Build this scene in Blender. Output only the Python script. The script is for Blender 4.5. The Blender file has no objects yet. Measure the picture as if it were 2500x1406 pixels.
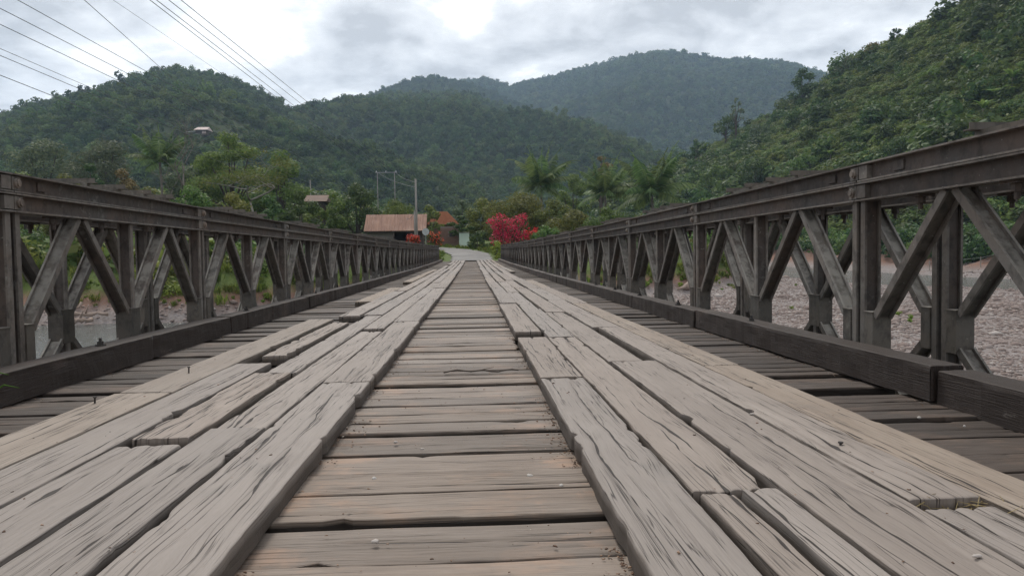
import bpy, math, random
import numpy as np
from mathutils import Matrix, Vector

# ------------------------------------------------------------------ camera, sky, sun, exposure
S = bpy.context.scene
COL = S.collection
CZ = 0.63                                    # eye height over the deck
YAW, PITCH, ROLL, FPX = 0.0533, -0.0536, -0.0149, 1805.7
def _axes():
    cy, sy, cp, sp = math.cos(YAW), math.sin(YAW), math.cos(PITCH), math.sin(PITCH)
    w = Vector((sy*cp, cy*cp, sp)); r = Vector((cy, -sy, 0)); u = r.cross(w)
    c, s = math.cos(ROLL), math.sin(ROLL)
    return (c*r + s*u), (-s*r + c*u), w
CR, CU, CW = _axes()
cam = bpy.data.cameras.new('camera'); cam_o = bpy.data.objects.new('camera', cam); COL.objects.link(cam_o)
cam.sensor_width = 36; cam.lens = 36*FPX/2500; cam.clip_start = .05; cam.clip_end = 9000
mw = Matrix(((CR.x, CU.x, -CW.x, 0), (CR.y, CU.y, -CW.y, 0), (CR.z, CU.z, -CW.z, CZ), (0, 0, 0, 1)))
cam_o.matrix_world = mw
S.camera = cam_o
S.view_settings.view_transform = 'Standard'; S.view_settings.look = 'None'
S.view_settings.exposure = 0.68; S.view_settings.gamma = 1.0
S.render.engine = 'CYCLES'
S.cycles.use_denoising = True; S.cycles.denoising_prefilter = 'NONE'; S.cycles.denoising_input_passes = 'RGB_ALBEDO_NORMAL'
S.cycles.max_bounces = 6; S.cycles.diffuse_bounces = 3; S.cycles.glossy_bounces = 3
S.cycles.transmission_bounces = 4; S.cycles.volume_bounces = 1; S.cycles.transparent_max_bounces = 8
S.cycles.volume_step_rate = 4.0

SUN_EL, SUN_AZ = math.radians(52), math.radians(-14)     # ahead of the camera, a little to the left
def build_world():
    wd = bpy.data.worlds.new('World'); S.world = wd; wd.use_nodes = True
    nt = wd.node_tree; N = nt.nodes; L = nt.links; N.clear()
    out = N.new('ShaderNodeOutputWorld'); bg = N.new('ShaderNodeBackground'); bg.inputs[1].default_value = 0.1
    sky = N.new('ShaderNodeTexSky'); sky.sky_type = 'NISHITA'; sky.sun_disc = False
    sky.sun_elevation = SUN_EL; sky.sun_rotation = SUN_AZ; sky.air_density = 1.0; sky.dust_density = 2.0
    tc = N.new('ShaderNodeTexCoord')
    sep = N.new('ShaderNodeSeparateXYZ'); L.new(tc.outputs['Generated'], sep.inputs[0])
    def mth(op, a, b=None, c=False):
        m = N.new('ShaderNodeMath'); m.operation = op; m.use_clamp = c
        for i, v in enumerate((a, b)):
            if v is None: continue
            if isinstance(v, (int, float)): m.inputs[i].default_value = v
            else: L.new(v, m.inputs[i])
        return m.outputs[0]
    zz = mth('ADD', mth('MAXIMUM', sep.outputs[2], 0.0), 0.22)
    cx = N.new('ShaderNodeCombineXYZ')
    L.new(mth('DIVIDE', sep.outputs[0], zz), cx.inputs[0]); L.new(mth('DIVIDE', sep.outputs[1], zz), cx.inputs[1])
    cx.inputs[2].default_value = 3.7
    def noise(scale, detail, rough, dist):
        n = N.new('ShaderNodeTexNoise'); n.inputs['Scale'].default_value = scale; n.inputs['Detail'].default_value = detail
        n.inputs['Roughness'].default_value = rough; n.inputs['Distortion'].default_value = dist
        L.new(cx.outputs[0], n.inputs['Vector']); return n.outputs['Fac']
    n1 = noise(1.9, 6, .5, .5); n2 = noise(4.2, 7, .6, .35); n3 = noise(11.0, 5, .6, .2)
    mixn = mth('ADD', mth('ADD', mth('MULTIPLY', n1, .56), mth('MULTIPLY', n2, .32)), mth('MULTIPLY', n3, .12))
    ramp = N.new('ShaderNodeValToRGB'); L.new(mixn, ramp.inputs[0])
    e = ramp.color_ramp.elements
    e[0].position = .42; e[0].color = (.42, .425, .435, 1)
    e[1].position = .585; e[1].color = (1.0, 1.0, 1.0, 1)
    m = e.new(.47); m.color = (.57, .577, .59, 1)
    m = e.new(.54); m.color = (.75, .757, .765, 1)
    sc = N.new('ShaderNodeVectorMath'); sc.operation = 'SCALE'; sc.inputs['Scale'].default_value = 9.6
    L.new(ramp.outputs[0], sc.inputs[0])
    mx = N.new('ShaderNodeMix'); mx.data_type = 'RGBA'; mx.inputs[0].default_value = .96
    L.new(sky.outputs[0], mx.inputs[6]); L.new(sc.outputs[0], mx.inputs[7])
    L.new(mx.outputs[2], bg.inputs[0]); L.new(bg.outputs[0], out.inputs[0])
build_world()
sun = bpy.data.lights.new('sun', 'SUN'); sun.energy = 1.5; sun.angle = math.radians(12); sun.color = (1.0, .94, .86)
sun_o = bpy.data.objects.new('sun', sun); COL.objects.link(sun_o)
sdir = Vector((math.sin(SUN_AZ)*math.cos(SUN_EL), math.cos(SUN_AZ)*math.cos(SUN_EL), math.sin(SUN_EL)))
sun_o.rotation_euler = (-sdir).to_track_quat('-Z', 'Y').to_euler(); sun_o.location = (0, 0, 60)

# ------------------------------------------------------------------ measuring helpers
def at(px, py, Y):
    """World point that lies Y metres ahead along the bridge, as surveyed in the 2500 px photograph."""
    d = CW + CR*((px-1250)/FPX) - CU*((py-703)/FPX); d = d/d.y
    return Vector((d.x*Y, Y, CZ + d.z*Y))
def deck(y): return .045 - .0118*y + .000129*y*y
RS = np.random.RandomState(7)
def tag(o, label=None, cat=None, group=None, kind=None):
    if label: o['label'] = label
    if cat: o['category'] = cat
    if group: o['group'] = group
    if kind: o['kind'] = kind
    return o
def np_mesh(name, V, F, smooth=False, tint=None, uv=None, extra=None):
    V = np.asarray(V, np.float32); me = bpy.data.meshes.new(name)
    F = np.asarray(F, np.int32); n, k = F.shape
    me.vertices.add(len(V)); me.vertices.foreach_set('co', V.ravel())
    me.loops.add(n*k); me.loops.foreach_set('vertex_index', F.ravel())
    me.polygons.add(n); me.polygons.foreach_set('loop_start', np.arange(0, n*k, k, dtype=np.int32))
    if smooth: me.polygons.foreach_set('use_smooth', np.ones(n, bool))
    if tint is not None:
        a = me.attributes.new('tint', 'FLOAT', 'FACE'); a.data.foreach_set('value', np.asarray(tint, np.float32))
    if uv is not None:
        a = me.attributes.new('grain', 'FLOAT_VECTOR', 'POINT')
        u3 = np.zeros((len(V), 3), np.float32); u3[:, :uv.shape[1]] = uv; a.data.foreach_set('vector', u3.ravel())
    for nm, arr in (extra or {}).items():
        a = me.attributes.new(nm, 'FLOAT_VECTOR', 'POINT'); a.data.foreach_set('vector', np.asarray(arr, np.float32).ravel())
    me.update(calc_edges=True); me.validate()
    return me
class MB:
    """Collects mixed polygons and links them as one mesh object."""
    def __init__(s): s.v = []; s.f = []; s.mi = []; s.cur = 0
    def add(s, V, F):
        b = len(s.v); s.v += [tuple(p) for p in V]; s.f += [tuple(i+b for i in f) for f in F]; s.mi += [s.cur]*len(F); return s
    def box(s, x0, x1, y0, y1, z0, z1):
        V = [(x0,y0,z0),(x1,y0,z0),(x1,y1,z0),(x0,y1,z0),(x0,y0,z1),(x1,y0,z1),(x1,y1,z1),(x0,y1,z1)]
        return s.add(V, [(0,3,2,1),(4,5,6,7),(0,1,5,4),(1,2,6,5),(2,3,7,6),(3,0,4,7)])
    def obox(s, c, ax, ay, az):
        c, ax, ay, az = (Vector(q) for q in (c, ax, ay, az))
        V = [c+i*ax+j*ay+k*az for k in (-1,1) for i, j in ((-1,-1),(1,-1),(1,1),(-1,1))]
        return s.add(V, [(0,3,2,1),(4,5,6,7),(0,1,5,4),(1,2,6,5),(2,3,7,6),(3,0,4,7)])
    def tube(s, pts, rad, n=8):
        pts = [Vector(p) for p in pts]; rad = rad if isinstance(rad, (list, tuple)) else [rad]*len(pts)
        rings = []
        for i, p in enumerate(pts):
            t = (pts[min(i+1, len(pts)-1)] - pts[max(i-1, 0)]).normalized()
            a = t.cross(Vector((0, 0, 1)) if abs(t.z) < .9 else Vector((1, 0, 0))).normalized(); b = t.cross(a)
            rings.append([p + (a*math.cos(2*math.pi*k/n) + b*math.sin(2*math.pi*k/n))*rad[i] for k in range(n)])
        V = [q for r in rings for q in r]; F = []
        for i in range(len(pts)-1):
            for k in range(n):
                F.append((i*n+k, i*n+(k+1) % n, (i+1)*n+(k+1) % n, (i+1)*n+k))
        F.append(tuple(range(n-1, -1, -1))); F.append(tuple((len(pts)-1)*n+k for k in range(n)))
        return s.add(V, F)
    def mesh(s, name, smooth=False):
        me = bpy.data.meshes.new(name); me.from_pydata([tuple(v) for v in s.v], [], s.f); me.update()
        if any(s.mi): me.polygons.foreach_set('material_index', s.mi)
        if smooth:
            for p in me.polygons: p.use_smooth = True
        return me
    def build(s, name, mat, parent=None, loc=None, smooth=False):
        return obj(name, s.mesh(name, smooth), mat, parent, loc)
def obj(name, me, mat, parent=None, loc=None):
    o = bpy.data.objects.new(name, me); COL.objects.link(o)
    if mat is not None and len(me.materials) == 0: me.materials.append(mat)
    if parent is not None: o.parent = parent
    if loc is not None: o.location = loc
    return o
def empty(name, loc, label=None, cat=None, group=None):
    o = bpy.data.objects.new(name, None); COL.objects.link(o); o.location = loc; o.empty_display_size = .2
    return tag(o, label, cat, group)
def copy_tree(o, parent=None):
    c = o.copy(); COL.objects.link(c); c.parent = parent
    for ch in list(o.children): copy_tree(ch, c)
    return c
# numpy value noise -----------------------------------------------
def _h(i, j, s):
    n = (i*374761393 + j*668265263 + s*1442695041) & 0xffffffff
    n = ((n ^ (n >> 13)) * 1274126177) & 0xffffffff
    return ((n ^ (n >> 16)) & 0xffff)/65535.0
def vnoise(x, y, s=0):
    x = np.asarray(x, float); y = np.asarray(y, float)
    i = np.floor(x).astype(np.int64); j = np.floor(y).astype(np.int64)
    a = x-i; b = y-j; a = a*a*(3-2*a); b = b*b*(3-2*b)
    return ((_h(i, j, s)*(1-a)+_h(i+1, j, s)*a)*(1-b) + (_h(i, j+1, s)*(1-a)+_h(i+1, j+1, s)*a)*b)*2-1
def fbm(x, y, s=0, o=4):
    t = 0; a = 1.0
    for k in range(o): t = t + a*vnoise(x*2**k, y*2**k, s+k*17); a *= .5
    return t

# ------------------------------------------------------------------ materials
class NT:
    def __init__(s, name):
        s.m = bpy.data.materials.new(name); s.m.use_nodes = True; s.t = s.m.node_tree; s.N = s.t.nodes; s.L = s.t.links
        s.b = s.N['Principled BSDF']; s.out = s.N['Material Output']
    def n(s, typ, **kw):
        n = s.N.new(typ)
        for k, v in kw.items(): setattr(n, k, v)
        return n
    def put(s, sock, v):
        if isinstance(v, bpy.types.NodeSocket): s.L.new(v, sock)
        else: sock.default_value = v
    def math(s, op, a, b=0.0, clamp=False):
        m = s.n('ShaderNodeMath', operation=op, use_clamp=clamp); s.put(m.inputs[0], a); s.put(m.inputs[1], b); return m.outputs[0]
    def mix(s, f, a, b, blend='MIX'):
        m = s.n('ShaderNodeMix', data_type='RGBA', blend_type=blend); s.put(m.inputs[0], f)
        s.put(m.inputs[6], (*a, 1) if isinstance(a, tuple) and len(a) == 3 else a); s.put(m.inputs[7], (*b, 1) if isinstance(b, tuple) and len(b) == 3 else b)
        return m.outputs[2]
    def noise(s, vec, scale, detail=4, rough=.55, dist=0.0, out='Fac'):
        n = s.n('ShaderNodeTexNoise'); s.put(n.inputs['Scale'], scale); n.inputs['Detail'].default_value = detail
        n.inputs['Roughness'].default_value = rough; n.inputs['Distortion'].default_value = dist
        if vec is not None: s.L.new(vec, n.inputs['Vector'])
        return n.outputs[out]
    def ramp(s, f, *st):
        r = s.n('ShaderNodeValToRGB'); s.put(r.inputs[0], f); e = r.color_ramp.elements
        e[0].position, e[1].position = st[0][0], st[-1][0]
        def c(v): return (v, v, v, 1) if isinstance(v, (int, float)) else (*v, 1)
        e[0].color, e[1].color = c(st[0][1]), c(st[-1][1])
        for p, v in st[1:-1]: q = e.new(p); q.color = c(v)
        return r.outputs[0]
    def mapv(s, vec, scale=(1, 1, 1), loc=None):
        m = s.n('ShaderNodeMapping'); m.inputs['Scale'].default_value = scale; s.L.new(vec, m.inputs['Vector'])
        if loc is not None: s.put(m.inputs['Location'], loc)
        return m.outputs[0]
    def obj(s): return s.n('ShaderNodeTexCoord').outputs['Object']
    def pos(s): return s.n('ShaderNodeNewGeometry').outputs['Position']
    def rnd(s): return s.n('ShaderNodeObjectInfo').outputs['Random']
    def attr(s, name, out='Fac'): return s.n('ShaderNodeAttribute', attribute_name=name).outputs[out]
    def bump(s, h, strength=.5, dist=.01, prev=None):
        b = s.n('ShaderNodeBump'); b.inputs['Strength'].default_value = strength; b.inputs['Distance'].default_value = dist
        s.L.new(h, b.inputs['Height'])
        if prev is not None: s.L.new(prev, b.inputs['Normal'])
        return b.outputs[0]
    def fin(s, col, rough=.8, normal=None, spec=.3, metal=0.0):
        s.put(s.b.inputs['Base Color'], (*col, 1) if isinstance(col, tuple) else col); s.put(s.b.inputs['Roughness'], rough)
        s.b.inputs['Specular IOR Level'].default_value = spec; s.b.inputs['Metallic'].default_value = metal
        if normal is not None: s.L.new(normal, s.b.inputs['Normal'])
        return s.m

def mat_plank(name, pale, brown, dark, dust=.5, cross=False, crack=1.0):
    t = NT(name); rnd = t.rnd(); g = t.attr('grain', 'Vector')
    off = t.n('ShaderNodeCombineXYZ'); t.L.new(t.math('MULTIPLY', rnd, 37.0), off.inputs[0]); t.L.new(t.math('MULTIPLY', rnd, 91.0), off.inputs[1])
    gv = t.n('ShaderNodeVectorMath', operation='ADD'); t.L.new(g, gv.inputs[0]); t.L.new(off.outputs[0], gv.inputs[1]); gv = gv.outputs[0]
    warp = t.noise(t.mapv(gv, (3, 1.2, 1)), 1.0, 3)
    wv = t.n('ShaderNodeCombineXYZ'); t.L.new(t.math('MULTIPLY', t.math('SUBTRACT', warp, .5), .03), wv.inputs[0])
    g2 = t.n('ShaderNodeVectorMath', operation='ADD'); t.L.new(gv, g2.inputs[0]); t.L.new(wv.outputs[0], g2.inputs[1]); g2 = g2.outputs[0]
    fine = t.noise(t.mapv(g2, (300, 7, 1)), 1.0, 5, .65)
    mid = t.noise(t.mapv(g2, (60, 1.3, 1)), 1.0, 4, .6)
    blot = t.noise(t.mapv(gv, (5, 1.6, 1)), 1.0, 5, .6)
    # drying checks: thin broken lines that follow the grain
    cn = t.noise(t.mapv(g2, (30, .45, 1)), 1.0, 3, .55)
    line = t.ramp(t.math('ABSOLUTE', t.math('SUBTRACT', cn, .5)), (.0, .9), (.004, .7), (.009, 0.0))
    mask = t.ramp(t.noise(t.mapv(gv, (6, 1.1, 1)), 1.0, 3), (.42, 0.0), (.52, 1.0))
    strokes = t.ramp(t.noise(t.mapv(g2, (330, 3.4, 1)), 1.0, 2, .5), (.635, 0.0), (.655, .95))
    mask2 = t.ramp(t.noise(t.mapv(gv, (9, 2.0, 1)), 1.0, 3), (.42, 0.0), (.6, 1.0))
    ck = t.math('MAXIMUM', t.math('MULTIPLY', line, mask), t.math('MULTIPLY', strokes, mask2))
    for ci in range(8):
        av = t.n('ShaderNodeSeparateXYZ'); t.L.new(t.attr('ck%d' % ci, 'Vector'), av.inputs[0])
        ck = t.math('MAXIMUM', ck, t.math('MULTIPLY', t.math('SUBTRACT', av.outputs[1], t.math('ABSOLUTE', av.outputs[0])), 900.0, True))
    ck = t.math('MULTIPLY', ck, crack, True)
    col = t.mix(t.ramp(blot, (.3, 0.0), (.72, 1.0)), brown, pale)
    col = t.mix(t.math('MULTIPLY', t.ramp(fine, (.32, 1.0), (.6, 0.0)), .42 if cross else .2), col, dark)
    col = t.mix(t.math('MULTIPLY', t.ramp(mid, (.34, 1.0), (.52, 0.0)), .24 if cross else .07), col, dark)
    knots = t.ramp(t.noise(t.mapv(gv, (14, 5, 1)), 1.0, 2, .5), (.70, 0.0), (.76, 1.0))
    col = t.mix(t.math('MULTIPLY', knots, .45), col, dark)
    stain = t.ramp(t.noise(t.mapv(t.pos(), (2.6, 1.7, 1)), 1.0, 6, .62, .4), (.60, 0.0), (.68, 1.0)); col = t.mix(t.math('MULTIPLY', stain, .35), col, (.16, .145, .13))
    sp = t.n('ShaderNodeSeparateXYZ'); t.L.new(g, sp.inputs[0])
    if cross:    # traffic dust in the middle of the roadway, dark tarred timber outside the wheel tracks
        x = t.n('ShaderNodeSeparateXYZ'); t.L.new(t.pos(), x.inputs[0])
        dx = t.math('ABSOLUTE', t.math('ADD', x.outputs[0], .09))
        dxn = t.math('ADD', dx, t.math('MULTIPLY', t.math('SUBTRACT', blot, .5), .35))
        side = t.ramp(dxn, (.75, 0.0), (1.25, 1.0))
        far = t.ramp(t.math('DIVIDE', x.outputs[1], 60.0), (.1, 1.0), (.55, .35))
        sc = t.mix(t.ramp(fine, (.3, 0.0), (.7, 1.0)), (.03, .023, .019), (.10, .08, .068))
        col = t.mix(t.math('MULTIPLY', side, far), col, sc)
        earth = t.math('MULTIPLY', t.ramp(t.noise(t.mapv(t.pos(), (3.2, 5, 1)), 1.0, 6, .66), (.52, 0.0), (.66, 1.0)), t.ramp(dx, (.1, .3), (.36, .9), (.52, .2)))
        col = t.mix(t.math('MULTIPLY', earth, .7), col, (.34, .225, .16))
    hs = t.n('ShaderNodeHueSaturation'); t.put(hs.inputs['Value'], t.math('ADD', t.math('MULTIPLY', rnd, .6 if cross else .16), .68 if cross else .92)); t.L.new(col, hs.inputs['Color'])
    t.put(hs.inputs['Saturation'], t.math('ADD', t.math('MULTIPLY', t.math('FRACT', t.math('MULTIPLY', rnd, 7.31)), .3), .88))
    col = t.mix(ck, hs.outputs[0], (.028, .021, .017))
    # the sawn sides darken with depth, only the tops are worn pale
    side_dark = t.ramp(t.math('ADD', t.math('MULTIPLY', sp.outputs[2], -12.0), t.math('MULTIPLY', t.math('SUBTRACT', blot, .5), .25)), (.1, 0.0), (.2 if cross else .38, 1.0))
    col = t.mix(t.math('MULTIPLY', side_dark, .96 if cross else .8), col, (.02, .0155, .0125) if cross else (.05, .039, .031))
    h = t.math('SUBTRACT', t.math('MULTIPLY', fine, .35), t.math('MULTIPLY', ck, 1.5))
    return t.fin(col, t.math('ADD', t.math('MULTIPLY', blot, .2), .58), t.bump(h, .45, .005), .32)
def mat_kerb():
    t = NT('kerb_timber'); rnd = t.rnd(); g = t.attr('grain', 'Vector')
    fine = t.noise(t.mapv(g, (120, 5, 60)), 1.0, 5, .65); blot = t.noise(t.mapv(t.pos(), (4, 2, 6)), 1.0, 5, .6)
    col = t.mix(fine, (.013, .009, .0075), (.048, .033, .026))
    far = t.n('ShaderNodeSeparateXYZ'); t.L.new(t.pos(), far.inputs[0])
    worn = t.ramp(t.math('ADD', t.math('MULTIPLY', blot, .8), t.math('DIVIDE', far.outputs[1], 170.0)), (.5, 0.0), (.66, 1.0))
    col = t.mix(t.math('MULTIPLY', worn, .6), col, (.13, .095, .077))
    pale = t.ramp(t.noise(t.mapv(t.pos(), (9, 3, 14)), 1.0, 5, .7), (.66, 0.0), (.72, 1.0))
    col = t.mix(t.math('MULTIPLY', pale, .6), col, (.3, .27, .24))
    return t.fin(col, .62, t.bump(t.math('ADD', fine, t.math('MULTIPLY', blot, .6)), .6, .008), .35)
def mat_steel(name, base, rust, lichen=.35):
    t = NT(name); p = t.pos(); rnd = t.rnd()
    b1 = t.noise(t.mapv(p, (2.2, 2.2, 2.2)), 1.0, 6, .62); b2 = t.noise(p, 14.0, 6, .68); b3 = t.noise(t.mapv(p, (17, 17, 11)), 1.0, 5, .65)
    col = t.mix(t.ramp(b1, (.34, 0.0), (.66, 1.0)), base, rust)
    col = t.mix(t.math('MULTIPLY', t.ramp(b3, (.34, 1.0), (.52, 0.0)), .6), col, (.02, .017, .016))
    lm = t.math('MULTIPLY', t.ramp(b2, (.55, 0.0), (.68, 1.0)), t.ramp(t.noise(p, 1.7, 3), (.42, 0.0), (.62, 1.0)))
    col = t.mix(t.math('MULTIPLY', lm, lichen), col, (.24, .235, .21))
    spot = t.ramp(t.noise(p, 46.0, 2, .5), (.7, 0.0), (.75, 1.0))
    col = t.mix(t.math('MULTIPLY', spot, .45), col, (.3, .29, .25))
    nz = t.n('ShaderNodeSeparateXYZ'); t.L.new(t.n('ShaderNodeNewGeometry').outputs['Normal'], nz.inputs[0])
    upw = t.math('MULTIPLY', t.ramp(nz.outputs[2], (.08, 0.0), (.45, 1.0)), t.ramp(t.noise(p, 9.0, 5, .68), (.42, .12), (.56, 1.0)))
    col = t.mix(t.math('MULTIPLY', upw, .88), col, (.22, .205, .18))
    hs = t.n('ShaderNodeHueSaturation'); t.put(hs.inputs['Value'], t.math('ADD', t.math('MULTIPLY', rnd, .5), .75)); t.L.new(col, hs.inputs['Color'])
    return t.fin(hs.outputs[0], t.ramp(b2, (.3, .48), (.7, .85)), t.bump(t.math('ADD', b2, t.math('MULTIPLY', b3, .5)), .35, .004), .4)
def mat_leaf(name, c1, c2, trans=.3, var=.35, rough=.55, patch=None):
    t = NT(name); tint = t.attr('tint'); rnd = t.rnd()
    col = t.mix(tint, c1, c2)
    if patch is not None:
        pn = t.noise(t.pos(), patch[0], 4, .6); col = t.mix(t.math('MULTIPLY', t.ramp(pn, (.42, 0.0), (.66, 1.0)), patch[2]), col, patch[1])
    hs = t.n('ShaderNodeHueSaturation')
    t.put(hs.inputs['Value'], t.math('ADD', t.math('MULTIPLY', rnd, 2*var), 1-var))
    t.put(hs.inputs['Hue'], t.math('ADD', t.math('MULTIPLY', t.math('FRACT', t.math('MULTIPLY', rnd, 5.7)), .05), .475))
    t.L.new(col, hs.inputs['Color']); col = hs.outputs[0]
    t.fin(col, rough, None, .12 if rough > .7 else .25)
    tr = t.n('ShaderNodeBsdfTranslucent'); t.L.new(col, tr.inputs['Color'])
    mx = t.n('ShaderNodeMixShader'); mx.inputs[0].default_value = trans
    t.L.new(t.b.outputs[0], mx.inputs[1]); t.L.new(tr.outputs[0], mx.inputs[2]); t.L.new(mx.outputs[0], t.out.inputs['Surface'])
    return t.m
def mat_plain(name, c, rough=.7, var=.15, scale=6.0, spec=.3, bump=.2):
    t = NT(name); n = t.noise(t.pos(), scale, 5, .6)
    col = t.mix(n, tuple(v*(1-var*2) for v in c), tuple(min(1, v*(1+var*2)) for v in c))
    return t.fin(col, rough, t.bump(n, bump, .01), spec)
def mat_roof():
    t = NT('rusty_tin'); p = t.pos(); st = t.noise(t.mapv(p, (9, .5, .5)), 1.0, 5, .6); b = t.noise(p, .9, 4)
    col = t.mix(t.ramp(st, (.35, 0.0), (.7, 1.0)), (.15, .07, .045), (.27, .15, .1))
    col = t.mix(t.math('MULTIPLY', t.ramp(b, (.5, 0.0), (.7, 1.0)), .5), col, (.34, .23, .17))
    return t.fin(col, .7, t.bump(st, .3, .02), .3)
def mat_ground():
    t = NT('earth_ground'); p = t.pos(); x = t.n('ShaderNodeSeparateXYZ'); t.L.new(p, x.inputs[0])
    a = t.noise(p, .35, 6, .6); b = t.noise(p, 2.6, 6, .65); c = t.noise(p, 14.0, 4, .6)
    vo = t.n('ShaderNodeTexVoronoi'); vo.inputs['Scale'].default_value = 8.0; t.L.new(p, vo.inputs['Vector'])
    stone = t.mix(vo.outputs['Color'], (.15, .118, .105), (.3, .255, .232))
    hs = t.n('ShaderNodeHueSaturation'); hs.inputs['Saturation'].default_value = .25; t.L.new(stone, hs.inputs['Color'])
    gravel = t.mix(.45, hs.outputs[0], (.2, .15, .13))
    gravel = t.mix(t.ramp(a, (.5, 0.0), (.68, .55)), gravel, (.17, .12, .1))
    earth = t.mix(b, (.13, .07, .05), (.25, .15, .11))
    grass = t.mix(b, (.045, .07, .018), (.12, .155, .04)); red = t.mix(b, (.12, .068, .052), (.23, .145, .112)); rx = t.ramp(t.math('DIVIDE', x.outputs[0], 100.0), (.44, 0.0), (.5, 1.0)); grass = t.mix(rx, grass, red)
    zb = t.math('ADD', x.outputs[2], t.math('MULTIPLY', t.math('SUBTRACT', b, .5), .9))
    col = t.mix(t.ramp(t.math('DIVIDE', t.math('ADD', zb, 2.55), 2.0), (.0, 0.0), (.35, 1.0)), gravel, earth)
    col = t.mix(t.ramp(t.math('DIVIDE', t.math('ADD', zb, 2.0), 2.0), (.1, 0.0), (.4, 1.0)), col, grass)
    return t.fin(col, .9, t.bump(t.math('ADD', c, t.math('MULTIPLY', vo.outputs['Distance'], -1.2)), .5, .05), .2)
def mat_road():
    t = NT('worn_asphalt'); p = t.pos(); a = t.noise(p, .5, 5, .6); b = t.noise(p, 24.0, 3, .6)
    col = t.mix(t.ramp(a, (.35, 0.0), (.65, 1.0)), (.15, .143, .135), (.24, .228, .212)); col = t.mix(t.math('MULTIPLY', b, .4), col, (.11, .105, .1))
    return t.fin(col, .85, t.bump(b, .3, .01), .25)
def mat_water():
    t = NT('river_water'); p = t.pos(); a = t.noise(t.mapv(p, (1.2, 2.0, 1)), 1.0, 5, .6, .6); b = t.noise(t.mapv(p, (5, 8, 1)), 1.0, 4, .6, .4)
    foam = t.ramp(t.noise(t.mapv(p, (.9, 2.6, 1)), 1.0, 7, .68, .8), (.6, 0.0), (.72, .75))
    col = t.mix(a, (.05, .06, .055), (.1, .11, .1)); col = t.mix(foam, col, (.5, .52, .52))
    return t.fin(col, t.math('ADD', .09, t.math('MULTIPLY', foam, .5)), t.bump(t.math('ADD', a, t.math('MULTIPLY', b, .35)), .7, .12), .5)
def mat_forest_floor():
    t = NT('hill_soil'); n = t.noise(t.pos(), .02, 6, .65); return t.fin(t.mix(n, (.018, .026, .012), (.05, .065, .025)), .95, None, .1)
def mat_brick():
    t = NT('old_brick_blocks'); n = t.noise(t.pos(), 3.0, 5, .6); r = t.rnd()
    col = t.mix(n, (.12, .068, .052), (.25, .155, .12)); col = t.mix(t.math('MULTIPLY', r, .5), col, (.2, .15, .13)); return t.fin(col, .9, t.bump(n, .3, .01), .2)

M_RUN = mat_plank('weathered_runner_wood', (.285, .246, .216), (.23, .194, .168), (.07, .056, .046))
M_OUT = mat_plank('brown_runner_wood', (.29, .243, .2), (.225, .178, .14), (.085, .064, .05))
M_CRS = mat_plank('weathered_cross_wood', (.25, .213, .182), (.17, .134, .108), (.05, .038, .03), cross=True, crack=.9)
M_KERB = mat_kerb()
M_STL = mat_steel('weathered_steel', (.055, .05, .047), (.09, .064, .051), .6)
M_STL2 = mat_steel('lichen_steel', (.085, .078, .068), (.11, .09, .072), .6)
M_FLG = mat_steel('lit_tone_steel_flange', (.165, .152, .138), (.125, .1, .082), .7)  # paler steel than the webs: light on the flanges put into the colour
M_PIN = mat_steel('rusted_pin', (.2, .175, .15), (.17, .12, .09), .7)
M_NAIL = mat_plain('nail_iron', (.04, .035, .032), .5, .2, 30)
M_ROAD = mat_road(); M_GND = mat_ground(); M_WATER = mat_water(); M_SOIL = mat_forest_floor()
M_STONE = None

# ------------------------------------------------------------------ the bridge
HB = 1.0694                                       # deck to top of rail
XL, XR = -2.4231, 2.1465                          # inner chord faces
YJL, YJR = 3.80, 4.04                             # first joint ahead, left and right
PL = 3.05
bridge = empty('bailey_bridge', (0, 0, 0), 'long steel panel bridge with worn timber plank deck spanning the river', 'bridge')

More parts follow.
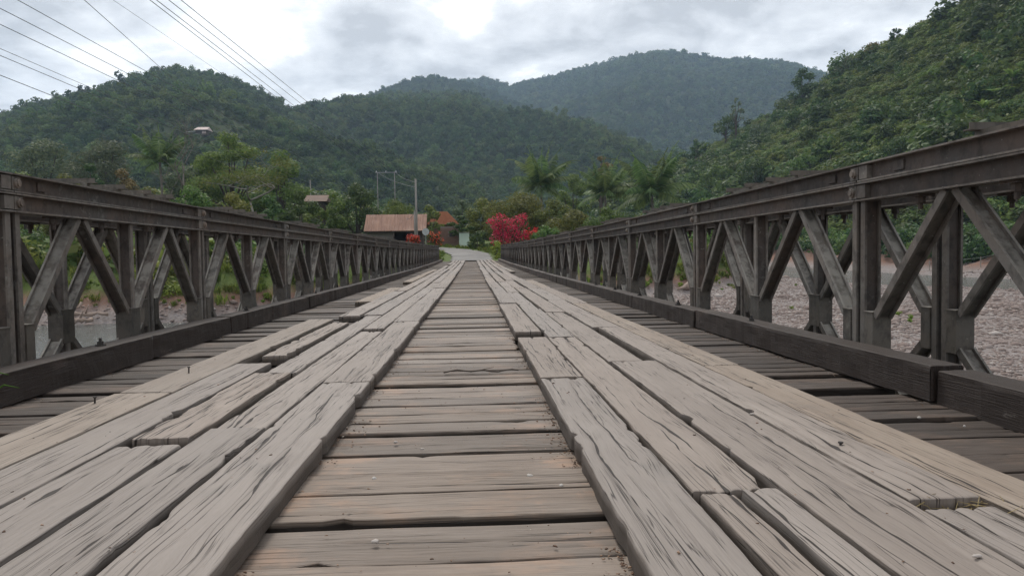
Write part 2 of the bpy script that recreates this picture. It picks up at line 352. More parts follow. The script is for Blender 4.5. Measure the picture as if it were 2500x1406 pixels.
def plank_mesh(name, u0, u1, v0, v1, th, du, dv, seed, cracks=0, chips=0, rough=1.0, knot=None, along='y', zf=None, bow=0.0, crackw=.004):
    """A sawn plank: u across, v along; worn edges, drying cracks, chipped arrises; closed body."""
    rs = np.random.RandomState(seed)
    W = u1-u0; Ln = v1-v0
    nu = max(3, int(round(W/du))+1); nv = max(3, int(round(Ln/dv))+1)
    q = np.linspace(0, 1, nu)
    if nu > 6:      # crowd columns towards the two arrises
        q = np.concatenate([[0, .003/W, .009/W], np.linspace(.02/W, 1-.02/W, nu), [1-.009/W, 1-.003/W, 1]]); nu = len(q)
    v = np.linspace(v0, v1, nv)
    if nv > 6: v = np.concatenate([[v0, v0+.004, v0+.012], v[1:-1], [v1-.012, v1-.004, v1]]); nv = len(v)
    QU, VV = np.meshgrid(q, v)
    eL = (fbm(VV*1.3, VV*0+seed*.37, seed, 4)*.0035 + fbm(VV*9, VV*0, seed+3, 3)*.0022)*rough
    eR = (fbm(VV*1.3, VV*0+seed*.71, seed+9, 4)*.0035 + fbm(VV*9, VV*0, seed+5, 3)*.0022)*rough
    for _ in range(chips):
        c = rs.uniform(v0, v1); w = rs.uniform(.012, .06); d = rs.uniform(.005, .02)
        bite = d*np.exp(-np.abs((VV-c)/w)**3)*(1+.5*fbm(VV*40, VV*0, seed+int(c*100), 2))
        if rs.rand() < .5: eL = eL + bite
        else: eR = eR - bite
    U = u0 + eL + QU*(W + eR - eL)
    Vv = VV + (fbm(QU*W*25, QU*0+seed, seed+31, 3)*.008*rough)*((np.abs(VV-v0) < .013) | (np.abs(VV-v1) < .013))
    ed = np.minimum(QU, 1-QU)*W; en = np.minimum(VV-v0, v1-VV)
    rr = .0055*(1+.8*fbm(VV*3, QU*4, seed+2, 2))
    Z = -.0035*np.clip(1-ed/rr, 0, 1)**2 - .003*np.clip(1-en/.008, 0, 1)**2
    Z = Z + rough*(fbm(U*9, VV*1.6, seed+7, 4)*.0012 + fbm(U*60, VV*5, seed+8, 2)*.0007) + bow*np.sin((VV-v0)/Ln*math.pi)
    Z = Z - .003*rough*np.clip(fbm(U*5, VV*.9, seed+77, 3)-.35, 0, 1)
    G = U.copy()
    kn = [knot] if knot else []
    if rs.rand() < .25 and cracks: kn.append((rs.uniform(u0+.05, u1-.05), rs.uniform(v0, v1), rs.uniform(.012, .03)))
    for ku, kv, kr in kn:
        dd = np.exp(-(((U-ku)/(2.6*kr))**2 + ((VV-kv)/(6*kr))**2))
        G = G + (ku-U)*dd*.5; Z = Z - .006*np.exp(-(((U-ku)/kr)**2+((VV-kv)/(1.6*kr))**2)) + .004*dd
    CK = []
    for ci in range(cracks):
        cu = rs.uniform(u0+.012, u1-.012); cv = rs.uniform(v0, v1); hl = rs.uniform(.15, .9)*min(1, Ln/1.5)
        if rs.rand() < .3: cv = v0 if rs.rand() < .5 else v1          # splits that run in from an end
        sl = rs.uniform(-.03, .03); w = rs.uniform(.35, 1.0)*crackw; s_ = np.clip(1-np.abs(VV-cv)/hl, 0, 1)**.7
        line = cu + sl*(VV-cv) + .014*fbm(VV*2.2, VV*0+cu*7, seed+int(abs(cu)*999), 4)
        CK.append((G-line, s_*w*(.75+.5*fbm(VV*14, VV*0, seed+ci, 2))))
        if w > .7*crackw: Z = Z - .008*s_*np.exp(-((G-line)/(.006+.5*w))**2)
    zt = Z
    nb = 2
    prof = []      # ring columns: top (nu), right side, bottom, left side
    Zs = [zt]; Us = [U]; Vs = [Vv]
    def side(Ucol, zfrac, off): return Ucol + off, -th*zfrac
    sidecols = []
    for zf_, src in ((.14, -1), (.5, -1), (1.0, -1), (1.0, 0), (.5, 0), (.14, 0)):
        uc = U[:, src] + (fbm(v*6, v*0+zf_*9, seed+int(zf_*50)+src, 3)*.003*rough)
        sidecols.append((uc, np.full(nv, -th*zf_), Vv[:, src]))
    Uf = np.concatenate([U] + [c[0][:, None] for c in sidecols], 1)
    Zf = np.concatenate([zt] + [c[1][:, None] for c in sidecols], 1)
    Vf = np.concatenate([Vv] + [c[2][:, None] for c in sidecols], 1)
    Gf = np.concatenate([G] + [(c[0]+c[1]*1.3)[:, None] for c in sidecols], 1)
    k = Uf.shape[1]
    mean_v = (v0+v1)/2; mean_u = (u0+u1)/2
    if along == 'y': X, Y = Uf, Vf
    else: X, Y = Vf, Uf
    base = zf(X, Y) if zf is not None else 0.0
    Zw = Zf + base
    c0 = np.array([(mean_u if along == 'y' else mean_v), (mean_v if along == 'y' else mean_u), float(np.mean(Zw))])
    V = np.stack([X.ravel(), Y.ravel(), Zw.ravel()], 1) - c0
    idx = np.arange(nv*k).reshape(nv, k)
    A = idx[:-1]; B = idx[1:]
    F = np.stack([A, np.roll(A, -1, 1), np.roll(B, -1, 1), B], -1).reshape(-1, 4)
    # end caps as quad strips between top and bottom columns
    caps = []
    br, bl = nu+2, nu+3          # bottom right / bottom left columns
    for row, fl in ((0, 0), (nv-1, 1)):
        R = idx[row]
        ring = list(R)
        tops = [R[i] for i in range(nu)]
        cz = len(V) + len(caps)
        for i in range(nu-1):
            caps.append((row, tops[i], tops[i+1], fl))
    extra = []; ef = []
    for row, fl in ((0, 0), (nv-1, 1)):
        R = idx[row]; start = len(V)+len(extra)
        for i in range(nu):
            p = V[R[i]].copy(); p[2] = (V[R[br]][2]*q[i] + V[R[bl]][2]*(1-q[i])); extra.append(p)
        for i in range(nu-1):
            f_ = (R[i], R[i+1], start+i+1, start+i)
            ef.append(f_ if fl == 1 else f_[::-1])
    uvx = np.stack([Gf.ravel(), Vf.ravel(), Zf.ravel()], 1)
    uve = np.concatenate([np.stack([Gf[r, :nu], np.full(nu, vv), np.full(nu, -th)], 1) for r, vv in ((0, v0), (nv-1, v1))])
    V = np.concatenate([V, np.array(extra)]); F = np.concatenate([F, np.array(ef)]); uvx = np.concatenate([uvx, uve])
    if along != 'y': F = F[:, ::-1]
    ex = {}
    for ci, (d_, w_) in enumerate(CK[:8]):
        A3 = np.zeros((len(V), 3), np.float32); big = np.zeros((nv, k)); big[:, :nu] = d_; big[:, nu:] = 1.0; A3[:nv*k, 0] = big.ravel()
        bw_ = np.zeros((nv, k)); bw_[:, :nu] = np.maximum(w_, 0); A3[:nv*k, 1] = bw_.ravel(); ex['ck%d' % ci] = A3
    me = np_mesh(name, V, F, True, uv=uvx, extra=ex)
    sm = np.zeros(len(F), bool); sm[:(nv-1)*k] = (np.arange((nv-1)*k) % k) < nu-1; me.polygons.foreach_set('use_smooth', sm)
    return me, Vector(c0)

def zdeck(dz): return lambda X, Y: deck(Y)+dz
def runner(x0, x1, y0, y1, seed, dz=0.0, mat=None, **kw):
    near = y0
    if near < 3.6: du, dv, cr, ch = .007, .02, 8, 3
    elif near < 8: du, dv, cr, ch = .01, .04, 7, 3
    elif near < 18: du, dv, cr, ch = .02, .08, 5, 3
    else: du, dv, cr, ch = .06, .2, 0, 3
    kw.setdefault('cracks', cr); kw.setdefault('chips', ch); kw.setdefault('rough', 1.2 if near > 6 else .8); kw.setdefault('crackw', .0065)
    me, c = plank_mesh('runner_plank', x0, x1, y0, y1, .062, du, dv, seed, zf=zdeck(dz), **kw)
    return obj('runner_plank', me, mat or M_RUN, bridge, c)
def build_deck():
    rr = random.Random(5)
    sd = [100]
    def R(*a, **k): sd[0] += 1; return runner(*a, seed=sd[0], **k)
    # right wheel track, lanes from the middle outwards
    R(.318, .523, -.5, 3.51, knot=(.45, 2.1, .03), chips=9, cracks=22); R(.322, .528, 3.55, 5.32, knot=(.44, 4.6, .035)); R(.325, .53, 5.72, 9.1)
    R(.548, .632, -.5, 1.755, chips=4); R(.655, .742, -.5, 1.765, dz=.006)
    R(.54, .735, 1.785, 5.3, cracks=26, knot=(.64, 2.3, .04), dz=-.003); R(.545, .74, 5.33, 8.2)
    R(.762, 1.005, -.5, 4.02, knot=(.9, 1.6, .03), cracks=18); R(.755, .955, 4.09, 7.7, dz=-.008)
    R(1.02, 1.185, -.5, 1.60); R(1.022, 1.198, 1.66, 5.95, knot=(1.12, 1.95, .055), cracks=14); R(.975, 1.195, 5.98, 9.6)
    R(1.205, 1.385, -.5, 3.79, mat=M_OUT); R(1.21, 1.39, 3.80, 8.9, mat=M_OUT)
    # left wheel track
    R(-.722, -.502, -.5, 3.545, chips=8, cracks=20, knot=(-.6, 1.45, .03)); R(-.728, -.497, 3.56, 6.85, chips=7, knot=(-.63, 4.05, .04), cracks=16); R(-.74, -.505, 6.9, 10.4)
    R(-.925, -.745, -.5, 2.63); R(-.925, -.75, 2.655, 6.1, dz=-.012, knot=(-.83, 3.0, .04), cracks=18)
    R(-1.142, -.945, -.5, 2.40, knot=(-1.05, 1.95, .05), cracks=18); R(-1.135, -.945, 2.47, 3.86, dz=.006, knot=(-1.02, 2.55, .05), cracks=14); R(-1.09, -.93, 3.9, 7.6, chips=8)
    R(-1.352, -1.162, -.5, 4.28); R(-1.3, -1.155, 4.6, 6.9, chips=8, cracks=12)
    R(-1.615, -1.372, -.5, 3.385, mat=M_OUT); R(-1.60, -1.365, 3.40, 7.32, mat=M_OUT)
    # farther lanes
    for side, lanes in ((1, [(.33, .53, 9.15), (.55, .74, 8.25), (.76, .955, 7.75), (.975, 1.19, 9.65), (1.21, 1.40, 8.95)]),
                        (-1, [(.5, .735, 10.45), (.75, .925, 6.15), (.945, 1.13, 7.7), (1.15, 1.35, 7.6), (1.38, 1.6, 10.2)])):
        for li, (a, b, y) in enumerate(lanes):
            while y < 55.2:
                ln = rr.uniform(2.4, 6.0); y1 = min(y+ln, 55.3)
                k = y/55
                drift = (.14 if side > 0 else .08)*k*(li/4)
                j = rr.uniform(-.018, .018)
                if not (li == 4 and rr.random() < (.42 if side < 0 else .25)) and not (li == 3 and rr.random() < .1):
                    x0, x1 = side*(a+drift+j), side*(b+drift+j+rr.uniform(-.012, .012))
                    if side < 0: x0, x1 = x1, x0
                    R(x0, x1, y, y1, dz=rr.uniform(-.008, .010), mat=M_OUT if (li == 4 and rr.random() < .8) else None)
                y = y1 + rr.choice([.006, .008, .012, .02, .06 if li in (1, 2, 3) else .02])
    # cross planks
    edges = [-.32, -.1, .12, .35, .58, .82, 1.08, 1.34, 1.575, 1.81, 2.03, 2.24, 2.47, 2.745, 2.92, 3.09, 3.27, 3.45, 3.62, 3.79, 3.93, 4.06]
    while edges[-1] < 55.2: edges.append(edges[-1]+rr.uniform(.165, .245))
    ysp = {3.27: (1, .055), 2.745: (-1, .06), 7.4: (1, .05), 9.0: (-1, .045), 12: (1, .05), 15.2: (-1, .05), 21: (1, .05), 27: (-1, .05), 6.0: (-1, .05)}
    special = {}
    for yk, v in ysp.items():
        special[min(range(len(edges)-1), key=lambda i: abs(edges[i]-yk))] = v
    GAPS = {1.575: .016, 1.81: .034, 2.03: .015, 2.24: .036, 2.47: .034, 2.745: .034, 2.92: .018, 3.09: .036, 3.27: .02, 3.45: .03, 3.79: .03}; gap0 = .02
    for i in range(len(edges)-1):
        y0, y1 = edges[i], edges[i+1]; gap = GAPS.get(y1) or rr.choice([.008, .014, .02, .032, .04]); g0, gap0 = gap0, gap
        near = y0 < 3.2
        du, dv = (.008, .025) if near else ((.014, .06) if y0 < 7 else ((.03, .16) if y0 < 16 else (.07, .5)))
        xa, xb = -2.28+rr.uniform(-.03, .03), 2.07+rr.uniform(-.03, .03)
        pieces = [(xa, xb, rr.uniform(-.012, .006))]
        if i in special:
            s, dp = special[i]
            pieces = [(xa, 1.22, 0), (1.24, xb, -dp)] if s > 0 else [(xa, -1.5, -dp), (-1.48, xb, 0)]
        if y0 < 5.70 and y1 > 5.34: pieces = [(xa, .31, 0), (.56, xb, 0)]
        for xa_, xb_, dz in pieces:
            sk = rr.uniform(-.01, .01)
            me, c = plank_mesh('cross_plank', y0+g0/2, y1-gap/2, xa_, xb_, .05, du, dv, 1000+i*3+int(xa_ > 0),
                               cracks=(7 if near else (5 if y0 < 8 else 0)), chips=(6 if y0 < 12 else 1), rough=.9 if near else 1.3, along='x', zf=zdeck(-.066+dz), crackw=.006)
            o = obj('cross_plank', me, M_CRS, bridge, c); o.rotation_euler.z = sk*.6
    # kerb timbers
    for side, xi in ((1, 1.925), (-1, -2.15)):
        y = -.6; cuts = [3.02, 6.35, 9.6] if side > 0 else [6.7, 9.9]
        ci = 0; k = 0
        while y < 55:
            y1 = cuts[ci] if ci < len(cuts) else min(y+rr.uniform(2.4, 4.4), 55.3); ci += 1
            off = (.03 if (side > 0 and k == 0) else 0)+rr.uniform(0, .02)
            if y > 38: off += .0
            x0, x1 = (xi+off, xi+off+.155) if side > 0 else (xi-off-.155, xi-off)
            du, dv = (.014, .04) if y < 8 else ((.03, .1) if y < 20 else (.06, .3))
            low = -.014 if (side > 0 and k == 0) else rr.uniform(-.008, .008)
            me, c = plank_mesh('kerb_timber', x0, x1, y+.006, y1-.006, .152, du, dv, 4000+k+(500 if side > 0 else 0), cracks=4, chips=7 if y > 4 else 4, rough=1.2, zf=zdeck(.09+low), crackw=.008)
            obj('kerb_timber', me, M_KERB, bridge, c); y = y1; k += 1
    # bolts through the kerbs
    for x, y in ((-2.24, 4.55), (-2.23, 7.4), (-2.22, 10.6), (2.0, 7.1), (2.01, 8.8), (2.0, 10.3), (2.02, 12.0), (2.0, 5.2)):
        z = deck(y)+.085
        MB().tube([(0, 0, 0), (0, 0, .012)], .03, 10).tube([(0, 0, .012), (0, 0, .03)], .018, 6).tube([(0, 0, .03), (0, 0, .05)], .009, 8).build('kerb_bolt', M_NAIL, bridge, (x, y, z))
    for x, y, h in ((-1.50, 3.95, .03), (-1.585, 3.15, .025), (1.1, 2.15, .008)):
        z = deck(y)-.02
        MB().tube([(0, 0, 0), (.002, 0, .02+h)], .004, 8).tube([(.002, 0, .02+h), (.002, 0, .024+h)], .008, 8).build('nail', M_NAIL, bridge, (x, y, z))
    # steel under the deck
    for k in range(19):
        y = .5+3.05*k
        for dy in (0, 1.45):
            if y+dy > 55: continue
            z = deck(y+dy)-.30
            m = MB(); m.box(-2.85, 2.6, -.055, .055, -.012, 0).box(-2.85, 2.6, -.006, .006, -.24, -.0125).box(-2.85, 2.6, -.055, .055, -.253, -.2405)
            m.build('transom', M_STL, bridge, (0, y+dy, z))
    for x in (-1.95, -1.35, -.75, -.15, .45, 1.05, 1.65):
        m = MB(); ys = np.linspace(-.5, 55.2, 24)
        for a, b in zip(ys[:-1], ys[1:]):
            V = [(dx, yy, deck(yy)-.125+dz) for yy in (a, b) for dz in (0, -.165) for dx in (-.03, .03)]
            m.add(V, [(0, 1, 5, 4), (2, 6, 7, 3), (0, 4, 6, 2), (1, 3, 7, 5)])
        m.build('stringer', M_STL, bridge, (x, 0, 0))
build_deck()

# truss panels: local x = 0 at inner chord face growing outwards, y = 0..3.05, z = 0..1.55
def channel_pair(m, y0, y1, z0, z1):
    t = .009
    for xa, xb, xw in ((0, .05, .05), (.14, .09, .09)):
        lo, hi = min(xa, xb), max(xa, xb)
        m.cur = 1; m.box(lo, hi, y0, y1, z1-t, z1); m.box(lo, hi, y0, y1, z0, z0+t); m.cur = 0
        w0, w1 = (xw-.007, xw) if xa == 0 else (xw, xw+.007)
        m.box(w0, w1, y0, y1, z0+t, z1-t)
def ibeam(m, p, q, wf=.046, x0=.024, x1=.116):
    """I-section lying in the truss plane: flanges on the inner and outer faces."""
    p = Vector((0, *p)); q = Vector((0, *q)); d = (q-p); ln = d.length/2; d.normalize(); n = Vector((1, 0, 0)).cross(d); c = (p+q)/2
    ex = Vector((1, 0, 0))
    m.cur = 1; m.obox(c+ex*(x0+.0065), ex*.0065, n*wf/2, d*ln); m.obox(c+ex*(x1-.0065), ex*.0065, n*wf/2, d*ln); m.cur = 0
    m.obox(c+ex*(x0+x1)/2, ex*((x1-x0)/2-.0135), n*.004, d*ln)
zc0, zc1 = .102, 1.448
GT, GB = .835, .60
def m_chords():
    m = MB(); channel_pair(m, .004, PL-.004, zc1, 1.55); channel_pair(m, .004, PL-.004, 0, .102)
    for z in (1.50, .051):     # jaw plates welded at both ends of the chords
        m.cur = 1
        for y in (.004, PL-.085): m.box(.012, .043, y+.0, y+.081, z-.036, z+.036)
        m.cur = 0
    return m.mesh('truss_panel')
def m_post(): m = MB(); ibeam(m, (0, zc0), (0, zc1), .045); return m.mesh('post')
def m_diag(a, b): m = MB(); ibeam(m, a, b, .043); return m.mesh('diagonal')
def m_gus(w0, w1):
    m = MB(); m.box(.018, .122, w0, w1, GB, GT)
    m.box(.013, .127, w0-.004, w1+.004, GT, GT+.006); return m.mesh('gusset')
def m_slotbolt():
    m = MB(); m.box(.03, .11, -.05, .05, -.012, 0).tube([(.07, 0, -.012), (.07, 0, -.045)], .022, 6).tube([(.07, 0, -.045), (.07, 0, -.075)], .012, 8); return m.mesh('chord_bolt')
def m_rein():
    m = MB(); channel_pair(m, .006, PL-.006, 0, .102)
    m.cur = 1
    for y in (.006, PL-.087): m.box(.012, .043, y, y+.081, .015, .087)
    m.cur = 0
    for y in (.35, PL-.35): m.box(.033, .0425, y-.045, y+.045, .03, .078)
    return m.mesh('reinforcing_chord')
def m_pin(): m = MB(); m.tube([(.012, 0, 0), (-.006, 0, 0)], .027, 14).tube([(-.006, 0, 0), (-.014, 0, 0)], .018, 12); return m.mesh('pin')
ME = dict(ch=m_chords(), post=m_post(), rein=m_rein(), pin=m_pin(), bolt=m_slotbolt(), gm=m_gus(-.085, .085), gl=m_gus(.03, .115), gr=m_gus(-.115, -.03))
hp = PL/4
segs = []
for base, s in ((0.09, 1), (PL/2, -1), (PL/2, 1), (PL-.09, -1)):
    segs.append(((base+s*.075, GT-.02), (base+s*(PL/4-.10 if base in (.09, PL-.09) else PL/4-.055), zc1)))
    segs.append(((base+s*.075, GB+.02), (base+s*(PL/4-.10 if base in (.09, PL-.09) else PL/4-.055), zc0)))
ME['diag'] = [m_diag(a, b) for a, b in segs]
def m_joined():
    m = MB()
    channel_pair(m, .004, PL-.004, zc1, 1.55); channel_pair(m, .004, PL-.004, 0, .102)
    for y in (.045, PL/2, PL-.045): 
        m.box(.018, .122, y-.004, y+.004, zc0, zc1); m.box(.018, .026, y-.025, y+.025, zc0, zc1); m.box(.114, .122, y-.025, y+.025, zc0, zc1)
    for a, b in segs: ibeam(m, a, b, .05)
    m.box(.012, .128, .075, .16, GB, GT).box(.012, .128, PL/2-.085, PL/2+.085, GB, GT).box(.012, .128, PL-.16, PL-.075, GB, GT)
    return m.mesh('truss_panel')
ME['join'] = m_joined()
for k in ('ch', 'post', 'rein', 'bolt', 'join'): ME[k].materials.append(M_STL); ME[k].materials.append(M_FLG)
for k in ('gm', 'gl', 'gr'): ME[k].materials.append(M_STL2)
ME['pin'].materials.append(M_PIN)
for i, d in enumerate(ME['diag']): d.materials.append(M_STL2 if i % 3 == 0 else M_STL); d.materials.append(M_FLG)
def sub(name, me, parent, loc=(0, 0, 0)):
    o = bpy.data.objects.new(name, me); COL.objects.link(o); o.parent = parent; o.location = loc; return o
def build_trusses():
    for side, x, yj in ((1, XR, YJR), (-1, XL, YJL)):
        for row in (0, 1):
            for k in range(-2, 17):
                y = yj + PL*k; sc = 1.0
                if side < 0 and k == 0: y += .29; sc = (PL-.29)/PL
                if side < 0 and k < 0: y += .29
                ymid = y+PL/2
                zt = deck(y)+HB-.105-1.55; tilt = math.atan2(deck(y+PL)-deck(y), PL)
                xx = side*(abs(x)+row*.47)
                detail = (k <= 8) if row == 0 else (k <= 4)
                p = sub('truss_panel', ME['ch' if detail else 'join'], bridge, (xx, y, zt))
                p.rotation_euler.x = tilt; p.scale = (side, sc, 1)
                rc = sub('reinforcing_chord', ME['rein'], bridge, (xx, y-.0+deck(0)*0, zt+1.553)); rc.rotation_euler.x = tilt; rc.scale = (side, sc, 1)
                if detail:
                    for yp in (.045, PL/2, PL-.045): sub('post', ME['post'], p, (0, yp, 0))
                    for d in ME['diag']: sub('diagonal', d, p)
                    sub('gusset', ME['gl'], p, (0, .045, 0)); sub('gusset', ME['gm'], p, (0, PL/2, 0)); sub('gusset', ME['gr'], p, (0, PL-.045, 0))
                    for yb in (.52, 1.16, 1.9, 2.55): sub('chord_bolt', ME['bolt'], p, (0, yb, zc1))
                    if row == 0 or k < 2:
                        sub('pin', ME['pin'], p, (.006, .045, 1.50)); sub('pin', ME['pin'], rc, (.006, .045, .051))
        # bracing frames lying across the two trusses, on top of the reinforcing chords
        for k in range(-1, 17):
            y = yj+PL*k + (.29 if side < 0 and k <= 0 else 0)
            m = MB()
            m.box(.05, .09, 0, 1.3, .005, .03).box(.52, .56, 0, 1.3, .005, .03)
            for yy in (0, .42, .84, 1.26): m.box(.0, .61, yy, yy+.045, .0305, .036).box(.0, .61, yy, yy+.006, .0365, .062)
            m.obox((.305, .65, .018), Vector((.21, .6, 0)), Vector((.02, -.007, 0)), (0, 0, .004))
            o = m.build('bracing_frame', M_STL2, bridge, (side*abs(x), y+.85, deck(y+.85)+HB)); o.scale.x = side
            o.rotation_euler.x = math.atan2(deck(y+2)-deck(y), 2)
build_trusses()

# ------------------------------------------------------------------ ground, river, road
def smooth(a, b, x): t = np.clip((x-a)/(b-a), 0, 1); return t*t*(3-2*t)
def pl_dist(x, y, pts):
    d = np.full(np.shape(x), 1e9)
    for (ax, ay), (bx, by) in zip(pts[:-1], pts[1:]):
        vx, vy = bx-ax, by-ay; t = np.clip(((x-ax)*vx+(y-ay)*vy)/(vx*vx+vy*vy), 0, 1)
        d = np.minimum(d, np.hypot(x-ax-t*vx, y-ay-t*vy))
    return d
BANK_X = [-400, -80, -40, -24, -14, -6, -3, 3, 6, 10, 16, 22, 30, 40, 60, 400]
BANK_Y = [30, 34, 39, 40, 38.5, 47, 54.2, 54.2, 52, 50, 52, 62, 84, 118, 150, 200]
STREAM = [(-60, 26), (-16, 29), (0, 12), (20, -6), (62, 8), (50, 34), (43, 58), (41, 84), (42, 115), (40, 145), (20, 190)]
ROADC = [(-.1, 54), (.0, 58), (-.2, 64), (-2.2, 71), (-6.5, 79), (-14, 86), (-30, 92), (-60, 96)]
def ground_h(x, y):
    n = fbm(x*.06, y*.06, 3, 4); n2 = fbm(x*.4, y*.4, 9, 3)
    bed = -2.72 + .22*n + .05*n2
    ds = pl_dist(x, y, STREAM)
    wid = np.where(x < -4, 11.5, 9.5)
    bed = bed - .9*smooth(1.0, .75, ds/wid)*1.0
    yb = np.interp(x, BANK_X, BANK_Y)
    e = y - yb + 1.2*n
    rise = smooth(-1.5, 4.5, e)
    top = -.25 + .028*np.clip(y-55, 0, 60) + .35*n + .08*n2 + np.clip(-x-14, 0, 60)*-.012
    top = top + 1.0*smooth(55, 120, y)
    top = top + .1*np.clip(y-70, 0, 90)*smooth(-10, -34, x)
    land = bed*(1-rise) + top*rise
    # far bank on the right, cut in red earth
    d2 = pl_dist(x, y, [(120, 0), (84, 52), (69, 80), (62, 110), (55, 150), (40, 200)])
    sidef = (x - np.interp(y, [0, 52, 80, 110, 150, 200], [105, 66, 58, 56, 53, 40]))
    sidef = sidef + 2.5*n; rb = smooth(-4, 2.5, sidef); land = np.where(sidef > -5, land*(1-rb)+rb*(-.7+.5*n+.3*n2+.05*np.clip(sidef, 0, 80)), land)
    # road bed
    dr = pl_dist(x, y, ROADC)
    rz = road_z(y)
    k = smooth(5.0, 2.2, dr)*(y > 54)
    return land*(1-k) + (rz-.05)*k
def road_z(y): return np.interp(y, [54, 55.3, 58, 64, 71, 79, 90, 100], [-.235, -.232, -.1, .24, .62, .98, 1.3, 1.6])
def build_ground():
    xs = np.concatenate([np.linspace(-260, -45, 70), np.linspace(-44, 80, 249), np.linspace(83, 260, 60)])
    ys = np.concatenate([np.linspace(-60, 9, 36), np.linspace(10, 110, 201), np.linspace(113, 330, 74)])
    X, Y = np.meshgrid(xs, ys); Z = ground_h(X, Y)
    idx = np.arange(X.size).reshape(X.shape)
    F = np.stack([idx[:-1, :-1], idx[:-1, 1:], idx[1:, 1:], idx[1:, :-1]], -1).reshape(-1, 4)
    tag(obj('ground', np_mesh('ground', np.stack([X.ravel(), Y.ravel(), Z.ravel()], 1), F, True), M_GND), kind='structure')
    m = MB(); m.add([(-4000, -4000, -7), (4000, -4000, -7), (4000, 4000, -7), (-4000, 4000, -7)], [(0, 1, 2, 3)])
    tag(m.build('terrain', M_SOIL), kind='structure')
    xs = np.linspace(-150, 125, 56); ys = np.linspace(-60, 215, 56); X, Y = np.meshgrid(xs, ys); idx = np.arange(X.size).reshape(X.shape)
    F = np.stack([idx[:-1, :-1], idx[:-1, 1:], idx[1:, 1:], idx[1:, :-1]], -1).reshape(-1, 4)
    tag(obj('river_water', np_mesh('river_water', np.stack([X.ravel(), Y.ravel(), np.full(X.size, -2.98)], 1), F, True), M_WATER), kind='structure')
    # road
    P = []; 
    for (a, b), (c, d) in zip(ROADC[:-1], ROADC[1:]):
        for t in np.linspace(0, 1, 8, endpoint=False): P.append((a+(c-a)*t, b+(d-b)*t))
    P.append(ROADC[-1]); P = np.array(P)
    for _ in range(3): P[1:-1] = (P[:-2]+P[1:-1]*2+P[2:])/4
    T = np.gradient(P, axis=0); T /= np.linalg.norm(T, axis=1)[:, None]; Nn = np.stack([T[:, 1], -T[:, 0]], 1)
    V = []
    for i, (p, n) in enumerate(zip(P, Nn)):
        w = 1.55 + .3*math.exp(-((p[1]-70)/6)**2) + .1*math.sin(i*1.7)
        for s in (-1, -.5, 0, .5, 1): q = p+n*s*w; V.append((q[0], q[1], float(road_z(p[1]))+.03*(1-s*s)))
    F = [(i*5+k, i*5+k+1, i*5+k+6, i*5+k+5) for i in range(len(P)-1) for k in range(4)]
    tag(obj('road', np_mesh('road', V, [f[::-1] for f in F] if False else F, True), M_ROAD), kind='structure')
    m = MB()
    m.box(-3.1, 2.9, 55.35, 56.6, -3.2, -.30)
    tag(m.build('bridge_abutment', mat_plain('abutment_concrete', (.2, .18, .16), .9, .2, 2.0)), 'low concrete abutment block under the far end of the bridge', 'abutment')
build_ground()

# ------------------------------------------------------------------ hills
def hill(name, ridge, base, seed, amp, rows=46, cols=170, back=.35, convex=.12):
    """ridge / base: lists of world points; surface lofted between them with spurs and gullies."""
    def res(pts, n):
        pts = np.array([tuple(p) for p in pts]); d = np.concatenate([[0], np.cumsum(np.linalg.norm(np.diff(pts[:, :2], axis=0), axis=1))])
        s = np.linspace(0, d[-1], n); return np.stack([np.interp(s, d, pts[:, i]) for i in range(3)], 1), d[-1]
    Rg, L = res(ridge, cols); B, _ = res(base, cols)
    t = np.concatenate([np.linspace(0, 1, rows), 1+np.linspace(.04, back, 8)])
    T, C = np.meshgrid(t, np.arange(cols), indexing='ij')
    P = np.zeros((len(t), cols, 3)); H = (Rg[:, 2]-B[:, 2])
    for i, tt in enumerate(t):
        if tt <= 1:
            P[i] = B + (Rg-B)*tt; P[i, :, 2] = B[:, 2] + H*(tt + convex*math.sin(math.pi*tt))
        else:
            P[i] = Rg + (Rg-B)*(tt-1); P[i, :, 2] = Rg[:, 2] - H*(tt-1)*1.5
    n = fbm(P[..., 0]/(amp*9)+seed, P[..., 1]/(amp*9), seed, 5)
    env = np.sin(np.clip(T, 0, 1)*math.pi)**.7
    P[..., 2] += amp*n*env
    idx = np.arange(P.shape[0]*cols).reshape(P.shape[0], cols)
    F = np.stack([idx[:-1, :-1], idx[:-1, 1:], idx[1:, 1:], idx[1:, :-1]], -1).reshape(-1, 4)
    o = obj(name, np_mesh(name, P.reshape(-1, 3), F, True), M_SOIL); tag(o, kind='structure')
    return P
def W(lst): return [at(*p) for p in lst]
def at_z(px, Y, z): p = at(px, 600, Y); p.z = z; return p
H_LEFT = hill('hill_left', W([(-700, 436, 640), (-350, 376, 660), (-150, 346, 680), (20, 312, 700), (140, 278, 720), (240, 258, 730), (340, 231, 740), (430, 202, 750), (540, 202, 750), (620, 228, 745), (690, 270, 735), (750, 312, 720), (850, 366, 690), (960, 416, 640), (1060, 466, 600), (1160, 516, 560)]),
              [at_z(-900, 240, 4), at_z(-500, 250, 4), at_z(-200, 260, 4), at_z(100, 270, 4), at_z(400, 270, 4), at_z(700, 275, 4), at_z(900, 285, 4), at_z(1050, 300, 4), at_z(1180, 320, 4)], 3, 16)
H_MID = hill('hill_middle', W([(560, 356, 1000), (700, 316, 1020), (760, 286, 1040), (860, 261, 1060), (960, 248, 1080), (1060, 240, 1090), (1150, 240, 1080), (1230, 274, 1050), (1330, 304, 1000), (1420, 322, 960), (1510, 351, 900), (1600, 384, 850), (1700, 411, 800), (1850, 456, 700)]),
             [at_z(600, 420, 4), at_z(800, 410, 4), at_z(1000, 400, 4), at_z(1200, 380, 4), at_z(1400, 350, 4), at_z(1600, 330, 5), at_z(1800, 320, 6)], 11, 26)
